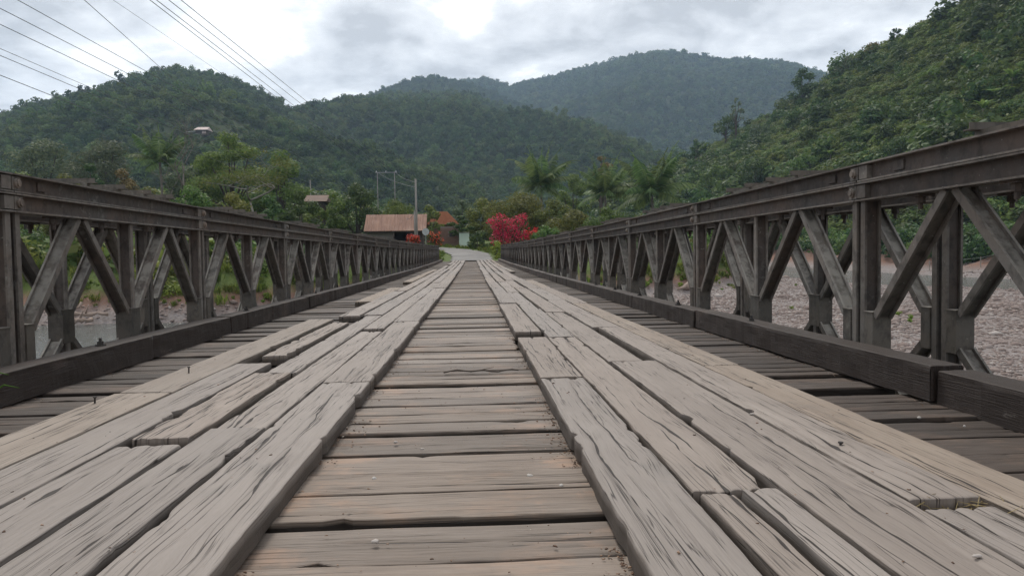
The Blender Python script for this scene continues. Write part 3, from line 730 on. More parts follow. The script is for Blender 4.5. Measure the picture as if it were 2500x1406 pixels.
H_KNOLL = hill('hill_knoll', W([(780, 276, 1350), (900, 238, 1380), (960, 212, 1400), (1010, 196, 1410), (1055, 187, 1420), (1105, 198, 1420), (1150, 206, 1420), (1220, 236, 1400), (1320, 276, 1380)]),
               [at_z(800, 1050, 60), at_z(950, 1060, 70), at_z(1100, 1080, 70), at_z(1250, 1080, 60)], 21, 14, rows=24, cols=90)
H_FAR = hill('hill_far', W([(900, 304, 1900), (1080, 219, 1900), (1120, 203, 1900), (1185, 194, 1900), (1245, 215, 1900), (1275, 206, 1890), (1350, 190, 1880), (1410, 174, 1870), (1480, 156, 1860), (1545, 141, 1850), (1620, 130, 1850), (1685, 142, 1850), (1750, 158, 1860), (1810, 161, 1870), (1900, 178, 1890), (1960, 192, 1900), (2040, 212, 1900), (2200, 244, 1900), (2500, 304, 1900)]),
             [at_z(900, 1000, 40), at_z(1100, 980, 40), at_z(1300, 900, 30), at_z(1500, 820, 20), at_z(1700, 760, 16), at_z(1900, 720, 14), at_z(2200, 700, 14), at_z(2500, 700, 14)], 31, 46, cols=230, rows=56)
H_RIGHT = hill('hill_right', W([(3300, -420, 120), (2950, -260, 140), (2680, -120, 165), (2480, -40, 185), (2340, 20, 205), (2210, 92, 228), (2110, 146, 248), (2010, 206, 275), (1945, 252, 295), (1860, 300, 300), (1770, 342, 290), (1690, 385, 275), (1630, 420, 262), (1560, 455, 250), (1480, 490, 240)]),
               [Vector((150, 0, 1)), Vector((100, 45, 2)), Vector((80, 72, 2.5)), Vector((70, 95, 2.5)), Vector((64, 120, 2.5)), Vector((57, 150, 2.5)), Vector((50, 175, 2.5)), Vector((40, 195, 2.2)), Vector((28, 210, 2))], 41, 3.2, rows=70, cols=220, convex=.05)

# ------------------------------------------------------------------ foliage
def leaf_quads(P, Nrm, size, rs, asp=.5, droop=0.0):
    """One bent-diamond leaf (quad) for every point; returns verts, faces, tint."""
    n = len(P); Nrm = Nrm/np.maximum(np.linalg.norm(Nrm, axis=1, keepdims=True), 1e-6)
    r = rs.normal(size=(n, 3)); a = np.cross(Nrm, r); a /= np.maximum(np.linalg.norm(a, axis=1, keepdims=True), 1e-6)
    a[:, 2] -= droop; a /= np.linalg.norm(a, axis=1, keepdims=True); b = np.cross(Nrm, a)
    s = (size*rs.uniform(.55, 1.35, n))[:, None]
    V = np.stack([P-a*s*.5, P+b*s*asp*.5-Nrm*s*.08, P+a*s*.5-Nrm*s*.12, P-b*s*asp*.5-Nrm*s*.08], 1).reshape(-1, 3)
    return V, np.arange(4*n).reshape(n, 4), rs.uniform(0, 1, n)
def crown_points(lobes, n, rs, shell=.55, up=.35):
    lobes = np.array(lobes, float); w = lobes[:, 3]**2; k = rs.choice(len(lobes), n, p=w/w.sum())
    d = rs.normal(size=(n, 3)); d /= np.linalg.norm(d, axis=1, keepdims=True)
    r = shell+(1-shell)*rs.uniform(0, 1, n)**.6
    sq = lobes[k, 4] if lobes.shape[1] > 4 else np.ones(n)
    off = d*(lobes[k, 3]*r)[:, None]; off[:, 2] *= sq
    P = lobes[k, :3]+off; N = d+rs.normal(size=(n, 3))*.45; N[:, 2] += up
    return P, N
def make_lobes(R, H, k, rs, z0=0.0, lr=(.32, .5), flat=.8):
    out = []
    for i in range(k):
        a = rs.uniform(0, 2*math.pi); rad = R*.72*math.sqrt(rs.uniform(0, 1)); z = rs.uniform(.15, 1)
        rr_ = rad*(1.05-.55*z*z)
        out.append((rr_*math.cos(a), rr_*math.sin(a), z0+H*(z*.82), R*rs.uniform(*lr), flat))
    return out
LEAF = dict(
    forest=mat_leaf('forest_leaf', (.045, .079, .028), (.088, .13, .042), .4, .5, .8, patch=(.012, (.12, .155, .045), .6)),
    far=mat_leaf('far_forest_leaf', (.046, .08, .033), (.08, .122, .044), .4, .4, .8, patch=(.006, (.11, .15, .05), .55)),
    slope=mat_leaf('slope_leaf', (.06, .1, .025), (.16, .2, .046), .45, .4, patch=(.035, (.15, .19, .045), .6)),
    dark=mat_leaf('dark_leaf', (.03, .064, .022), (.09, .15, .04), .42, .2),
    mid=mat_leaf('green_leaf', (.07, .125, .03), (.17, .235, .058), .45, .2),
    olive=mat_leaf('olive_leaf', (.088, .112, .027), (.2, .22, .056), .42, .2),
    lime=mat_leaf('lime_leaf', (.1, .165, .022), (.25, .34, .05), .38, .2),
    brown=mat_leaf('dry_leaf', (.11, .09, .03), (.25, .2, .07), .3, .2),
    grey=mat_leaf('grey_leaf', (.062, .092, .045), (.15, .18, .09), .42, .2),
    palm=mat_leaf('palm_leaf', (.06, .105, .036), (.16, .225, .08), .4, .2),
    banana=mat_leaf('banana_leaf', (.11, .18, .04), (.24, .33, .09), .35, .2),
    red=mat_leaf('red_bract', (.46, .022, .016), (.7, .09, .045), .15, .06),
    grass=mat_leaf('grass_blade', (.06, .095, .016), (.2, .24, .05), .35, .3))
M_BARK = mat_plain('grey_bark', (.16, .14, .12), .9, .3, 5.0); M_PALE = mat_plain('pale_bark', (.25, .23, .2), .9, .25, 4.0); M_DBARK = mat_plain('dark_bark', (.07, .055, .045), .9, .3, 5.0)
HID = []
def proto(name, V, F, tint, mat):
    me = np_mesh(name, V, F, False, tint); me.materials.append(mat); o = bpy.data.objects.new(name, me); HID.append(o); return o
def proto_crown(seed, n, k, R, H, size, mat, flat=.8, up=.4, lr=(.32, .5), core=True):
    rs = np.random.RandomState(seed); P, N = crown_points(make_lobes(R, H, k, rs, 0, lr, flat), n, rs, .5, up)
    V, F, t = leaf_quads(P, N, size, rs, .62); return proto('leaf_clump', V, F, t, mat)
def scatter(name, protos, pts, scl, rot, idx, kind='stuff', tilt=None):
    """One 'stuff' object: geometry-node instances of leaf clumps or stones on a cloud of points."""
    coll = bpy.data.collections.new(name+'_clumps')
    for p in protos: coll.objects.link(p)
    me = bpy.data.meshes.new(name); pts = np.asarray(pts, np.float32)
    me.vertices.add(len(pts)); me.vertices.foreach_set('co', pts.ravel())
    a = me.attributes.new('scl', 'FLOAT_VECTOR', 'POINT'); a.data.foreach_set('vector', np.asarray(scl, np.float32).ravel())
    r3 = np.zeros((len(pts), 3), np.float32); r3[:, 2] = rot
    if tilt is not None: r3[:, :2] = tilt
    a = me.attributes.new('rot', 'FLOAT_VECTOR', 'POINT'); a.data.foreach_set('vector', r3.ravel())
    a = me.attributes.new('pick', 'INT', 'POINT'); a.data.foreach_set('value', np.asarray(idx, np.int32))
    me.update(); o = bpy.data.objects.new(name, me); COL.objects.link(o); tag(o, kind=kind)
    g = bpy.data.node_groups.new(name+'_nodes', 'GeometryNodeTree')
    g.interface.new_socket('Geometry', in_out='INPUT', socket_type='NodeSocketGeometry'); g.interface.new_socket('Geometry', in_out='OUTPUT', socket_type='NodeSocketGeometry')
    gi = g.nodes.new('NodeGroupInput'); go = g.nodes.new('NodeGroupOutput')
    ci = g.nodes.new('GeometryNodeCollectionInfo'); ci.inputs[0].default_value = coll; ci.inputs['Separate Children'].default_value = True; ci.inputs['Reset Children'].default_value = True
    ip = g.nodes.new('GeometryNodeInstanceOnPoints'); ip.inputs['Pick Instance'].default_value = True
    def na(nm, typ): n = g.nodes.new('GeometryNodeInputNamedAttribute'); n.data_type = typ; n.inputs[0].default_value = nm; return n.outputs['Attribute']
    e2r = g.nodes.new('FunctionNodeEulerToRotation'); g.links.new(na('rot', 'FLOAT_VECTOR'), e2r.inputs[0])
    g.links.new(gi.outputs[0], ip.inputs['Points']); g.links.new(ci.outputs[0], ip.inputs['Instance'])
    g.links.new(na('pick', 'INT'), ip.inputs['Instance Index']); g.links.new(e2r.outputs[0], ip.inputs['Rotation']); g.links.new(na('scl', 'FLOAT_VECTOR'), ip.inputs['Scale'])
    g.links.new(ip.outputs[0], go.inputs[0])
    md = o.modifiers.new('leaves', 'NODES'); md.node_group = g
    return o
def on_grid(P, n, rs, trange=(0, 1.0)):
    """n random points on a lofted hill surface, evenly by area."""
    R, C = P.shape[:2]; a = P[1:, :-1]-P[:-1, :-1]; b = P[:-1, 1:]-P[:-1, :-1]
    ar = np.linalg.norm(np.cross(a, b), axis=-1); lo, hi = int(trange[0]*(R-9)), min(R-1, int(trange[1]*(R-9))+1)
    mask = np.zeros_like(ar); mask[lo:hi] = 1; ar = (ar*mask).ravel(); k = rs.choice(len(ar), n, p=ar/ar.sum())
    i, j = np.unravel_index(k, (R-1, C-1)); u, v = rs.uniform(size=n)[:, None], rs.uniform(size=n)[:, None]
    return P[i, j]*(1-u)*(1-v)+P[i+1, j]*u*(1-v)+P[i, j+1]*(1-u)*v+P[i+1, j+1]*u*v
def in_view(Pts, margin=140):
    q = Pts-np.array([0, 0, CZ]); d = q@np.array(CW); x = 1250+FPX*(q@np.array(CR))/np.maximum(d, .1); y = 703-FPX*(q@np.array(CU))/np.maximum(d, .1)
    return (d > 1) & (x > -margin) & (x < 2500+margin) & (y > -margin*2) & (y < 1406+margin)
def hill_z(P, x, y):
    f = P.reshape(-1, 3); d = (f[:, 0]-x)**2+(f[:, 1]-y)**2; i = np.argsort(d)[:4]; w = 1/(d[i]+.01); return float((f[i, 2]*w).sum()/w.sum())
def surf(P, px, py):
    """Point of a lofted hill that the surveyed ray meets first."""
    f = P[:-8].reshape(-1, 3); q = f-np.array([0, 0, CZ]); d = q@np.array(CW); x = 1250+FPX*(q@np.array(CR))/d; y = 703-FPX*(q@np.array(CU))/d
    e = (x-px)**2+(y-py)**2; i = int(np.argmin(e)); return f[i]
def forests():
    rs = np.random.RandomState(77)
    tall = [proto_crown(10+i, 420, 7, 1.0, 1.5+.25*(i % 3), .21, LEAF['forest'], .8, .55) for i in range(5)]
    farp = [proto_crown(30+i, 230, 6, 1.0, 1.3, .27, LEAF['far'], .8, .55) for i in range(4)]
    LEAF['forest2'] = mat_leaf('pale_forest_leaf', (.085, .115, .042), (.14, .175, .065), .4, .35, .8)
    tall += [proto_crown(16, 420, 8, 1.1, 1.3, .2, LEAF['forest2'], .7, .5), proto_crown(17, 460, 16, .8, 1.9, .2, LEAF['forest'], .9, .5, (.36, .5))]
    farp += [proto_crown(36, 230, 7, 1.1, 1.2, .27, LEAF['forest2'], .7, .5)]
    def go(name, P, n, protos, r0, r1, trange=(0, 1.0), hs=(.8, 1.25), clear=None):
        pts = on_grid(P, n, rs, trange); pts = pts[in_view(pts, 400)]; m = len(pts); s = r0+(r1-r0)*rs.uniform(0, 1, m)**1.8
        big = rs.uniform(size=m) < .10; s[big] *= rs.uniform(1.2, 1.7, big.sum())
        if clear is not None:
            dd = np.hypot(pts[:, 0]-clear[0], (pts[:, 1]-clear[1])*.7)+9*fbm(pts[:, 0]*.05, pts[:, 1]*.05, 8, 3); s[dd < 30] *= .42
        scl = np.stack([s, s, s*rs.uniform(*hs, m)], 1); pts[:, 2] -= s*.25
        pk = rs.randint(0, 4, m); r_ = rs.rand(m); pale = r_ < .05+.16*np.clip(fbm(pts[:, 0]*.015, pts[:, 1]*.015, 12, 3), 0, 1); pk = np.where(pale, 5 if len(protos) > 5 else 4, pk)
        if len(protos) > 6: pk = np.where(r_ > .94, 6, pk)
        scatter(name, protos, pts, scl, rs.uniform(0, 6.28, m), pk)
    go('forest_left_hill', H_LEFT, 17000, tall, 2.9, 6.2, (0, 1.02), clear=surf(H_LEFT, 505, 330))
    go('forest_middle_hill', H_MID, 22000, tall, 3.0, 6.4, (0, 1.02))
    go('forest_knoll', H_KNOLL, 5000, farp, 3.5, 7, (0, 1.02))
    go('forest_far_hill', H_FAR, 26000, farp, 5, 10, (0, 1.02))
    LEAF['slope2'] = mat_leaf('slope_dark_leaf', (.04, .076, .024), (.1, .15, .042), .42, .35)
    LEAF['slope3'] = mat_leaf('slope_yellow_leaf', (.085, .13, .028), (.175, .225, .05), .45, .3)
    shr = [proto_crown(50+i, 420, 8, 1.0, 1.0, .21, LEAF['slope'], .75, .6) for i in range(3)] + [proto_crown(55, 460, 9, 1.0, 1.3, .19, LEAF['slope2'], .8, .5), proto_crown(56, 460, 9, 1.0, 1.0, .2, LEAF['slope3'], .7, .6), proto_crown(60, 300, 6, .9, 1.9, .2, LEAF['slope2'], .9, .3)]
    pts = on_grid(H_RIGHT, 15000, rs, (0, 1.02)); pts = pts[in_view(pts, 300)]; m = len(pts)
    s = .9+2.0*rs.uniform(0, 1, m)**2.2; d = fbm(pts[:, 0]*.05, pts[:, 2]*.07, 5, 3); s *= 1+.35*np.clip(d, -.6, 1); bg = rs.uniform(size=m) < .06; s[bg] *= rs.uniform(1.5, 2.4, bg.sum())
    scl = np.stack([s*1.15, s*1.15, s*rs.uniform(.7, 1.15, m)], 1); pts[:, 2] -= s*.3
    pk = rs.randint(0, 3, m); d3 = fbm(pts[:, 0]*.035, pts[:, 2]*.06, 15, 3)+rs.normal(0, .25, m); pk = np.where(d3 > .35, 4, pk); pk = np.where(d3 < -.35, np.where(rs.rand(m) < .3, 5, 3), pk); pk = np.where(bg, np.where(rs.rand(m) < .5, 3, 5), pk)
    scatter('slope_vegetation', shr, pts, scl, rs.uniform(0, 6.28, m), pk)
    # undergrowth on the village bank and valley floor
    low = [proto_crown(70+i, 340, 7, 1.0, 1.0, .2, LEAF['mid'], .8, .5) for i in range(3)] + [proto_crown(75+i, 340, 7, 1.0, 1.0, .2, LEAF['olive'], .8, .5) for i in range(2)] + [proto_crown(78, 300, 7, 1.0, 1.2, .22, LEAF['dark'], .8, .5)]
    n = 8200; x = rs.uniform(-140, 84, n); y = rs.uniform(42, 270, n); z = ground_h(x, y)
    yb = np.interp(x, BANK_X, BANK_Y); dr = pl_dist(x, y, ROADC)
    keep = (y > yb+2.2) & (dr > 4.2) & ~((np.abs(x+5) < 13) & (y > 55) & (y < 100)) & ~((np.abs(x) < 7) & (y < 100)) & ~((x > 4) & (x < 18) & (y < 58)) & ((x < np.interp(y, [40, 80, 110, 150, 200, 280], [58, 50, 47, 47, 38, 20])) | ((x > np.interp(y, [0, 52, 80, 110, 150, 200], [105, 66, 58, 56, 53, 40])+2.5) & (x < 84)))
    pts = np.stack([x, y, z], 1)[keep]; m = len(pts); s = 1.0+1.6*rs.uniform(0, 1, m)**2 + np.clip(pts[:, 1]-100, 0, 150)*.012; s = np.where(pts[:, 0] < -18, s*1.35, s)
    pts[:, 2] -= .3*s; scl = np.stack([s*1.1, s*1.1, s], 1)
    scatter('undergrowth', low, pts, scl, rs.uniform(0, 6.28, m), rs.randint(0, 6, m))
    n = 1500; y = rs.uniform(45, 165, n); x = np.interp(y, [0, 52, 80, 110, 150, 200], [105, 66, 58, 56, 53, 40])+rs.uniform(-.5, 18, n); z = ground_h(x, y); kp = z > -1.9
    pts = np.stack([x, y, z-.4], 1)[kp]; m = len(pts); s = 1.2+2.2*rs.uniform(0, 1, m)**2
    scatter('far_bank_thicket', [proto_crown(171+i, 420, 8, 1.0, 1.25, .18, LEAF['dark'], .8, .4) for i in range(3)]+[proto_crown(175, 420, 8, 1.0, 1.0, .18, LEAF['mid'], .8, .4)], pts, np.stack([s, s, s], 1), rs.uniform(0, 6.28, m), rs.randint(0, 4, m))
    # grass and herbs on the banks and verges
    gp = []
    for i in range(3):
        r2 = np.random.RandomState(300+i); nb = 46; a = r2.uniform(0, 6.28, nb); h = r2.uniform(.4, 1, nb); lean = r2.uniform(.1, .75, nb)*h
        b0 = np.stack([r2.normal(0, .22, nb), r2.normal(0, .22, nb), np.zeros(nb)], 1); tip = b0+np.stack([np.cos(a)*lean, np.sin(a)*lean, h], 1); mid_ = (b0+tip)/2; mid_[:, 2] += .12*h
        sd = np.stack([-np.sin(a), np.cos(a), np.zeros(nb)], 1)*.045
        V = np.stack([b0, mid_+sd, tip, mid_-sd], 1).reshape(-1, 3); gp.append(proto('grass_tuft', V, np.arange(4*nb).reshape(nb, 4), r2.uniform(0, 1, nb), LEAF['grass']))
    gp += [proto_crown(90+i, 150, 4, .5, .45, .16, LEAF['lime'], .8, .6) for i in range(2)]
    n = 12000; x = rs.uniform(-45, 32, n); y = rs.uniform(38, 84, n); z = ground_h(x, y); yb = np.interp(x, BANK_X, BANK_Y); dr = pl_dist(x, y, ROADC)
    edge = np.where((y > 55) & (np.abs(x) < 8), 1.75 + .4*fbm(x*.5, y*.5, 4, 2), 0)
    keep = (z > -2.3) & (dr > edge) & ~((np.abs(x+.1) < 2.6) & (y < 56.6)) & (y > yb-1.0)
    pts = np.stack([x, y, z-.03], 1)[keep]; m = len(pts); s = rs.uniform(.25, .8, m); s = np.where(np.abs(pts[:, 0]) < 6, s*.6, s)
    n = 420; x = rs.uniform(8, 40, n); y = rs.uniform(22, 78, n); z = ground_h(x, y); k2 = (fbm(x*.12, y*.12, 31, 3) > .2) & (z > -2.9); p2 = np.stack([x, y, z], 1)[k2]; pts = np.concatenate([pts, p2]); s = np.concatenate([s, rs.uniform(.2, .45, len(p2))]); m = len(pts)
    scatter('bank_grass', gp, pts, np.stack([s, s, s], 1), rs.uniform(0, 6.28, m), rs.randint(0, 5, m))
forests()
def stones():
    rs = np.random.RandomState(5); t = NT('river_stone'); r = t.rnd(); n = t.noise(t.pos(), 9.0, 3)
    col = t.ramp(r, (.0, (.11, .088, .078)), (.3, (.2, .155, .138)), (.6, (.28, .225, .2)), (.85, (.23, .2, .185)), (1.0, (.44, .4, .37)))
    mat = t.fin(t.mix(t.math('MULTIPLY', n, .3), col, (.2, .15, .13)), .85, None, .25)
    protos = []
    import bmesh
    for i in range(4):
        bm = bmesh.new(); bmesh.ops.create_icosphere(bm, subdivisions=1, radius=1)
        for v in bm.verts: v.co = v.co*(1+rs.uniform(-.22, .22)); v.co.z *= .6
        me = bpy.data.meshes.new('stone'); bm.to_mesh(me); bm.free()
        for p in me.polygons: p.use_smooth = True
        me.materials.append(mat); o = bpy.data.objects.new('stone', me); protos.append(o)
    n = 60000; y = 14+70*rs.uniform(0, 1, n)**1.35; x = y*rs.uniform(.18, .84, n); z = ground_h(x, y)
    n2 = 5000; x2 = rs.uniform(-30, -12, n2); y2 = rs.uniform(36, 48, n2); z2 = ground_h(x2, y2)
    x = np.concatenate([x, x2]); y = np.concatenate([y, y2]); z = np.concatenate([z, z2])
    keep = (z > -3.05) & (z < -2.0); x, y, z = x[keep], y[keep], z[keep]; m = len(x)
    s = .022+.085*rs.uniform(0, 1, m)**3; s *= 1+.5*np.clip(fbm(x*.15, y*.15, 6, 3), -.7, 1); s[rs.uniform(size=m) < .015] *= 2.8
    scatter('river_gravel', protos, np.stack([x, y, z+s*.1], 1), np.stack([s*1.25, s, s], 1), rs.uniform(0, 6.28, m), rs.randint(0, 4, m))
def deck_grit():
    rs = np.random.RandomState(15); t = NT('deck_grit'); r = t.rnd(); col = t.ramp(r, (.0, (.05, .035, .028)), (.5, (.16, .1, .07)), (.85, (.3, .2, .14)), (1.0, (.4, .36, .32)))
    mat = t.fin(col, .9, None, .2); protos = []
    for i in range(3):
        V = rs.normal(size=(8, 3))*.25 + np.array([(x, y, z) for x in (-.6, .6) for y in (-.5, .5) for z in (-.35, .35)]); F = [(0, 1, 3, 2), (4, 6, 7, 5), (0, 4, 5, 1), (2, 3, 7, 6), (0, 2, 6, 4), (1, 5, 7, 3)]
        me = np_mesh('grain', V, F); me.materials.append(mat); protos.append(bpy.data.objects.new('grain', me))
    P = []
    for x0, sg, n in ((.318, -1, 1500), (-.5, 1, 1300), (1.39, 1, 500), (1.92, -1, 800), (-2.14, 1, 700)):
        y = 1.2+9*rs.uniform(0, 1, n)**1.7; dens = fbm(y*2.0, y*0+x0, 3, 3); k = dens > -.15; y = y[k]; P.append(np.stack([x0+sg*np.abs(rs.exponential(.022, len(y))), y, deck(y)-.064], 1))
    n = 500; y = 1.2+8*rs.uniform(0, 1, n)**1.5; P.append(np.stack([rs.uniform(-.48, .3, n), y, deck(y)-.066], 1))
    n = 420; y = 1.2+8*rs.uniform(0, 1, n)**1.5; x = np.where(rs.rand(n) < .5, rs.uniform(.35, 1.38, n), rs.uniform(-1.6, -.53, n)); P.append(np.stack([x, y, deck(y)+.001], 1))
    P = np.concatenate(P); m = len(P); s = .0012+.0035*rs.uniform(0, 1, m)**2.5
    scatter('deck_grit', protos, P, np.stack([s*1.3, s, s*.8], 1), rs.uniform(0, 6.28, m), rs.randint(0, 3, m))
stones()
deck_grit()

# ------------------------------------------------------------------ trees, palms and shrubs as things
def gz(x, y): return float(ground_h(np.array([float(x)]), np.array([float(y)]))[0])
def spot(px, Y):
    p = at(px, 600, Y); return p.x, Y, gz(p.x, Y)
TREE_N = [900]
def crown_mesh(name, lobes, n, size, rs, mat, shell=.45, up=.35, asp=.55, droop=0.0):
    P, N = crown_points(lobes, n, rs, shell, up); V, F, t = leaf_quads(P, N, size, rs, asp, droop)
    me = np_mesh(name, V, F, False, t); me.materials.append(LEAF[mat]); return me
def tree(name, label, px, Y, pytop, wpx, mat, cat='tree', group=None, cb=.35, k=12, dens=1.0, bark=None, lr=(.26, .42), flat=.8, leaf=None, shell=.4, droop=0.0, base=None, trunk=True, up=.35):
    TREE_N[0] += 1; rs = np.random.RandomState(TREE_N[0])
    x, y, z = spot(px, Y) if base is None else base
    Hh = at(px, pytop, Y).z - z; R = wpx/2*Y/FPX
    root = empty(name, (x, y, z-.1), label, cat, group)
    z0 = Hh*cb; lob = []
    for i in range(k):
        a = 2*math.pi*i/k*2.4 + rs.uniform(-.5, .5); f = (i+.5)/k; zf = f
        rad = R*.82*math.sqrt(max(.05, 1-(2*zf-.75)**2*.55))*math.sqrt(rs.uniform(.12, 1.0))
        lob.append((rad*math.cos(a), rad*math.sin(a), z0+(Hh-z0)*(.1+.74*zf), R*rs.uniform(*lr), flat))
    lob.append((0, 0, Hh-R*.3*flat, R*.3, flat))
    sz = leaf or max(.2, Y*.0036)
    n = int(dens*min(9000, 5.2*R*(R+.5*(Hh-z0))*6.2/(sz*sz)*.62))
    obj('crown', crown_mesh('crown', lob, n, sz, rs, mat, shell, up, .55, droop), None, root)
    if trunk:
        m = MB(); tr = max(.07, .022*Hh+.02*R)
        top = Vector((rs.uniform(-.1, .1)*R, rs.uniform(-.1, .1)*R, z0+(Hh-z0)*.45))
        m.tube([(0, 0, -.1), (top.x*.2, top.y*.2, z0*.5), (top.x*.5, top.y*.5, z0+.1), top], [tr*1.25, tr, tr*.8, tr*.4], 8)
        for l in lob[::2]:
            s = Vector((top.x*.5, top.y*.5, z0*rs.uniform(.75, 1.1)+.1)); e = Vector(l[:3]); mm = (s+e)/2; mm.z -= .06*R
            m.tube([s, mm, e], [tr*.5, tr*.32, tr*.12], 6)
        m.build('trunk', bark or M_DBARK, root, smooth=True)
    return root
def branch_mesh(Hh, spread, rs, levels=4, tr=.12, upb=.55, lean=0.0, first=.3):
    m = MB(); tips = []
    def grow(p, d, ln, r, lv):
        q = p; pts = [q]; rad = [r]; dd = d.copy()
        for i in range(3):
            dd = (dd + Vector((rs.normal(0, .16), rs.normal(0, .16), rs.normal(.02, .1)))).normalized(); q = q+dd*ln/3; pts.append(q); rad.append(r*(1-.2*(i+1)))
        m.tube(pts, rad, 6 if lv < 2 else 4)
        if lv >= levels: tips.append(q); return
        nb = rs.randint(2, 4)
        for i in range(nb):
            a = rs.uniform(0, 6.28); side = Vector((math.cos(a), math.sin(a), 0))
            nd = (dd*upb + side*spread + Vector((0, 0, .12))).normalized(); f = rs.uniform(.55, 1)
            grow(pts[0].lerp(pts[-1], f) if lv > 0 and i else pts[-1], nd, ln*rs.uniform(.6, .85), r*.55, lv+1)
    grow(Vector((0, 0, -.1)), Vector((lean, 0, 1)).normalized(), Hh*first, tr, 0)
    return m, tips
def bare_tree(label, px, Y, pytop, mat, spread=.7, levels=4, leaves=None, nleaf=0, wpx=None, seed=1, first=.34, upb=.6, leafmat='olive', base=None, tr=None):
    rs = np.random.RandomState(seed); x, y, z = spot(px, Y) if base is None else base; Hh = at(px, pytop, Y).z - z
    root = empty('bare_tree' if not nleaf else 'sparse_tree', (x, y, z-.1), label, 'tree')
    m, tips = branch_mesh(Hh, spread, rs, levels, tr or Hh*.018, upb, first=first)
    zs = np.array([v[2] for v in m.v]).max(); sc = Hh/zs; rx = max(abs(v[0]) for v in m.v)
    sx = sc if wpx is None else wpx/2*Y/FPX/rx
    m.v = [(v[0]*sx, v[1]*sx, v[2]*sc) for v in m.v]
    m.build('trunk', mat, root, smooth=True)
    if nleaf:
        T = np.array([(t.x*sx, t.y*sx, t.z*sc) for t in tips]); P = T[rs.randint(0, len(T), nleaf)]+rs.normal(size=(nleaf, 3))*np.array([.5, .5, .35])
        N = rs.normal(size=(nleaf, 3)); N[:, 2] += .6; V, F, t = leaf_quads(P, N, max(.2, Y*.0034), rs, .55)
        me = np_mesh('crown', V, F, False, t); me.materials.append(LEAF[leafmat]); obj('crown', me, None, root)
    return root
def frond_mesh(ln, seed, droop=1.0, rise=.7):
    rs = np.random.RandomState(seed); n = 46; s = np.linspace(0, 1, n); elev = rise-droop*1.5*s**1.4
    pts = np.cumsum(np.stack([np.cos(elev), np.zeros(n), np.sin(elev)], 1)*ln/n, 0)
    V = []; F = []; tn = []
    for i in range(4, n-1):
        t = pts[i+1]-pts[i]; t = t/np.linalg.norm(t); w = ln*.2*math.sin(min(1, s[i]*1.15+.12)*math.pi)**.6+.05
        for sd in (-1, 1):
            d = np.array([t[0]*.55, sd*.75, t[2]*.55-.42-.3*rs.rand()]); d /= np.linalg.norm(d); wd = t*ln*.017; L_ = w*rs.uniform(.85, 1.1); b = len(V)
            p = pts[i]; mid_ = p+d*L_*.5; tip = p+d*L_+np.array([0, 0, -.18*L_]); V += [p, mid_+wd, tip, mid_-wd]; F.append((b, b+1, b+2, b+3)); tn.append(rs.rand())
    for i in range(0, n-1):          # rachis as a thin strip with depth
        b = len(V); r = .035*(1-.8*s[i])*ln/3; V += [pts[i]+[0, r, 0], pts[i]-[0, r, 0], pts[i+1]-[0, r*.9, 0], pts[i+1]+[0, r*.9, 0]]; F.append((b, b+1, b+2, b+3)); tn.append(1.0)
        b = len(V); V += [pts[i]+[0, 0, r], pts[i]-[0, 0, r], pts[i+1]-[0, 0, r*.9], pts[i+1]+[0, 0, r*.9]]; F.append((b, b+1, b+2, b+3)); tn.append(1.0)
    me = np_mesh('frond', V, F, False, tn); me.materials.append(LEAF['palm']); return me
FROND = [frond_mesh(1.0*3.6, 1, .3, 1.3), frond_mesh(3.8, 2, .7, 1.0), frond_mesh(3.8, 3, .95, .6), frond_mesh(3.5, 4, 1.0, .2)]
def palm(label, px, Y, pyc, wpx, seed, n=19):
    rs = np.random.RandomState(seed); x, y, z = spot(px, Y); h = at(px, pyc, Y).z - z; sc = wpx/2*Y/FPX/2.6
    root = empty('coconut_palm', (x, y, z-.1), label, 'palm tree', 'coconut palms')
    m = MB(); m.tube([(0, 0, 0), (.15, 0, h*.35), (.1, .1, h*.7), (0, 0, h)], [.24, .17, .15, .16], 9); m.build('trunk', M_BARK, root, smooth=True)
    for i in range(n):
        f = i/(n-1); k = 0 if f < .26 else (1 if f < .52 else (2 if f < .8 else 3))
        o = sub('frond', FROND[k], root, (0, 0, h)); o.rotation_euler = (rs.uniform(-.15, .15), rs.uniform(-.18, .18), i*2.4+rs.uniform(-.25, .25)); o.scale = (sc*rs.uniform(.85, 1.08),)*3
    return root
def banana_leaf(seed):
    rs = np.random.RandomState(seed); n = 16; s = np.linspace(0, 1, n); el = 1.25-1.5*s**1.5; pts = np.cumsum(np.stack([np.cos(el), 0*s, np.sin(el)], 1)*2.0/n, 0); V = []; F = []; tn = []
    for i in range(n):
        w = .26*math.sin(min(1, .1+s[i])*math.pi)**.6; V += [pts[i]+[0, -w, -.1*w], pts[i]+[0, 0, .03], pts[i]+[0, w, -.1*w]]
    for i in range(n-1): b = i*3; F += [(b, b+1, b+4, b+3), (b+1, b+2, b+5, b+4)]; tn += [rs.rand(), rs.rand()]
    me = np_mesh('leaf', V, F, True, tn); me.materials.append(LEAF['banana']); return me
BLEAF = [banana_leaf(1), banana_leaf(2)]
def banana(label, px, py, s=1.0, seed=0):
    rs = np.random.RandomState(seed); p = surf(H_RIGHT, px, py)
    root = empty('banana_plant', (p[0], p[1], p[2]+.2), label, 'banana plant', 'banana plants on the slope')
    m = MB(); m.tube([(0, 0, -.4), (0, 0, 1.0*s), (0, 0, 1.7*s)], [.16*s, .13*s, .08*s], 8); m.build('stem', M_BARK, root, smooth=True)
    for i in range(8):
        o = sub('leaf', BLEAF[i % 2], root, (0, 0, 1.6*s)); o.rotation_euler = (0, rs.uniform(-.1, .45), i*.785+rs.uniform(-.3, .3)); o.scale = (s*rs.uniform(1.0, 1.35),)*3
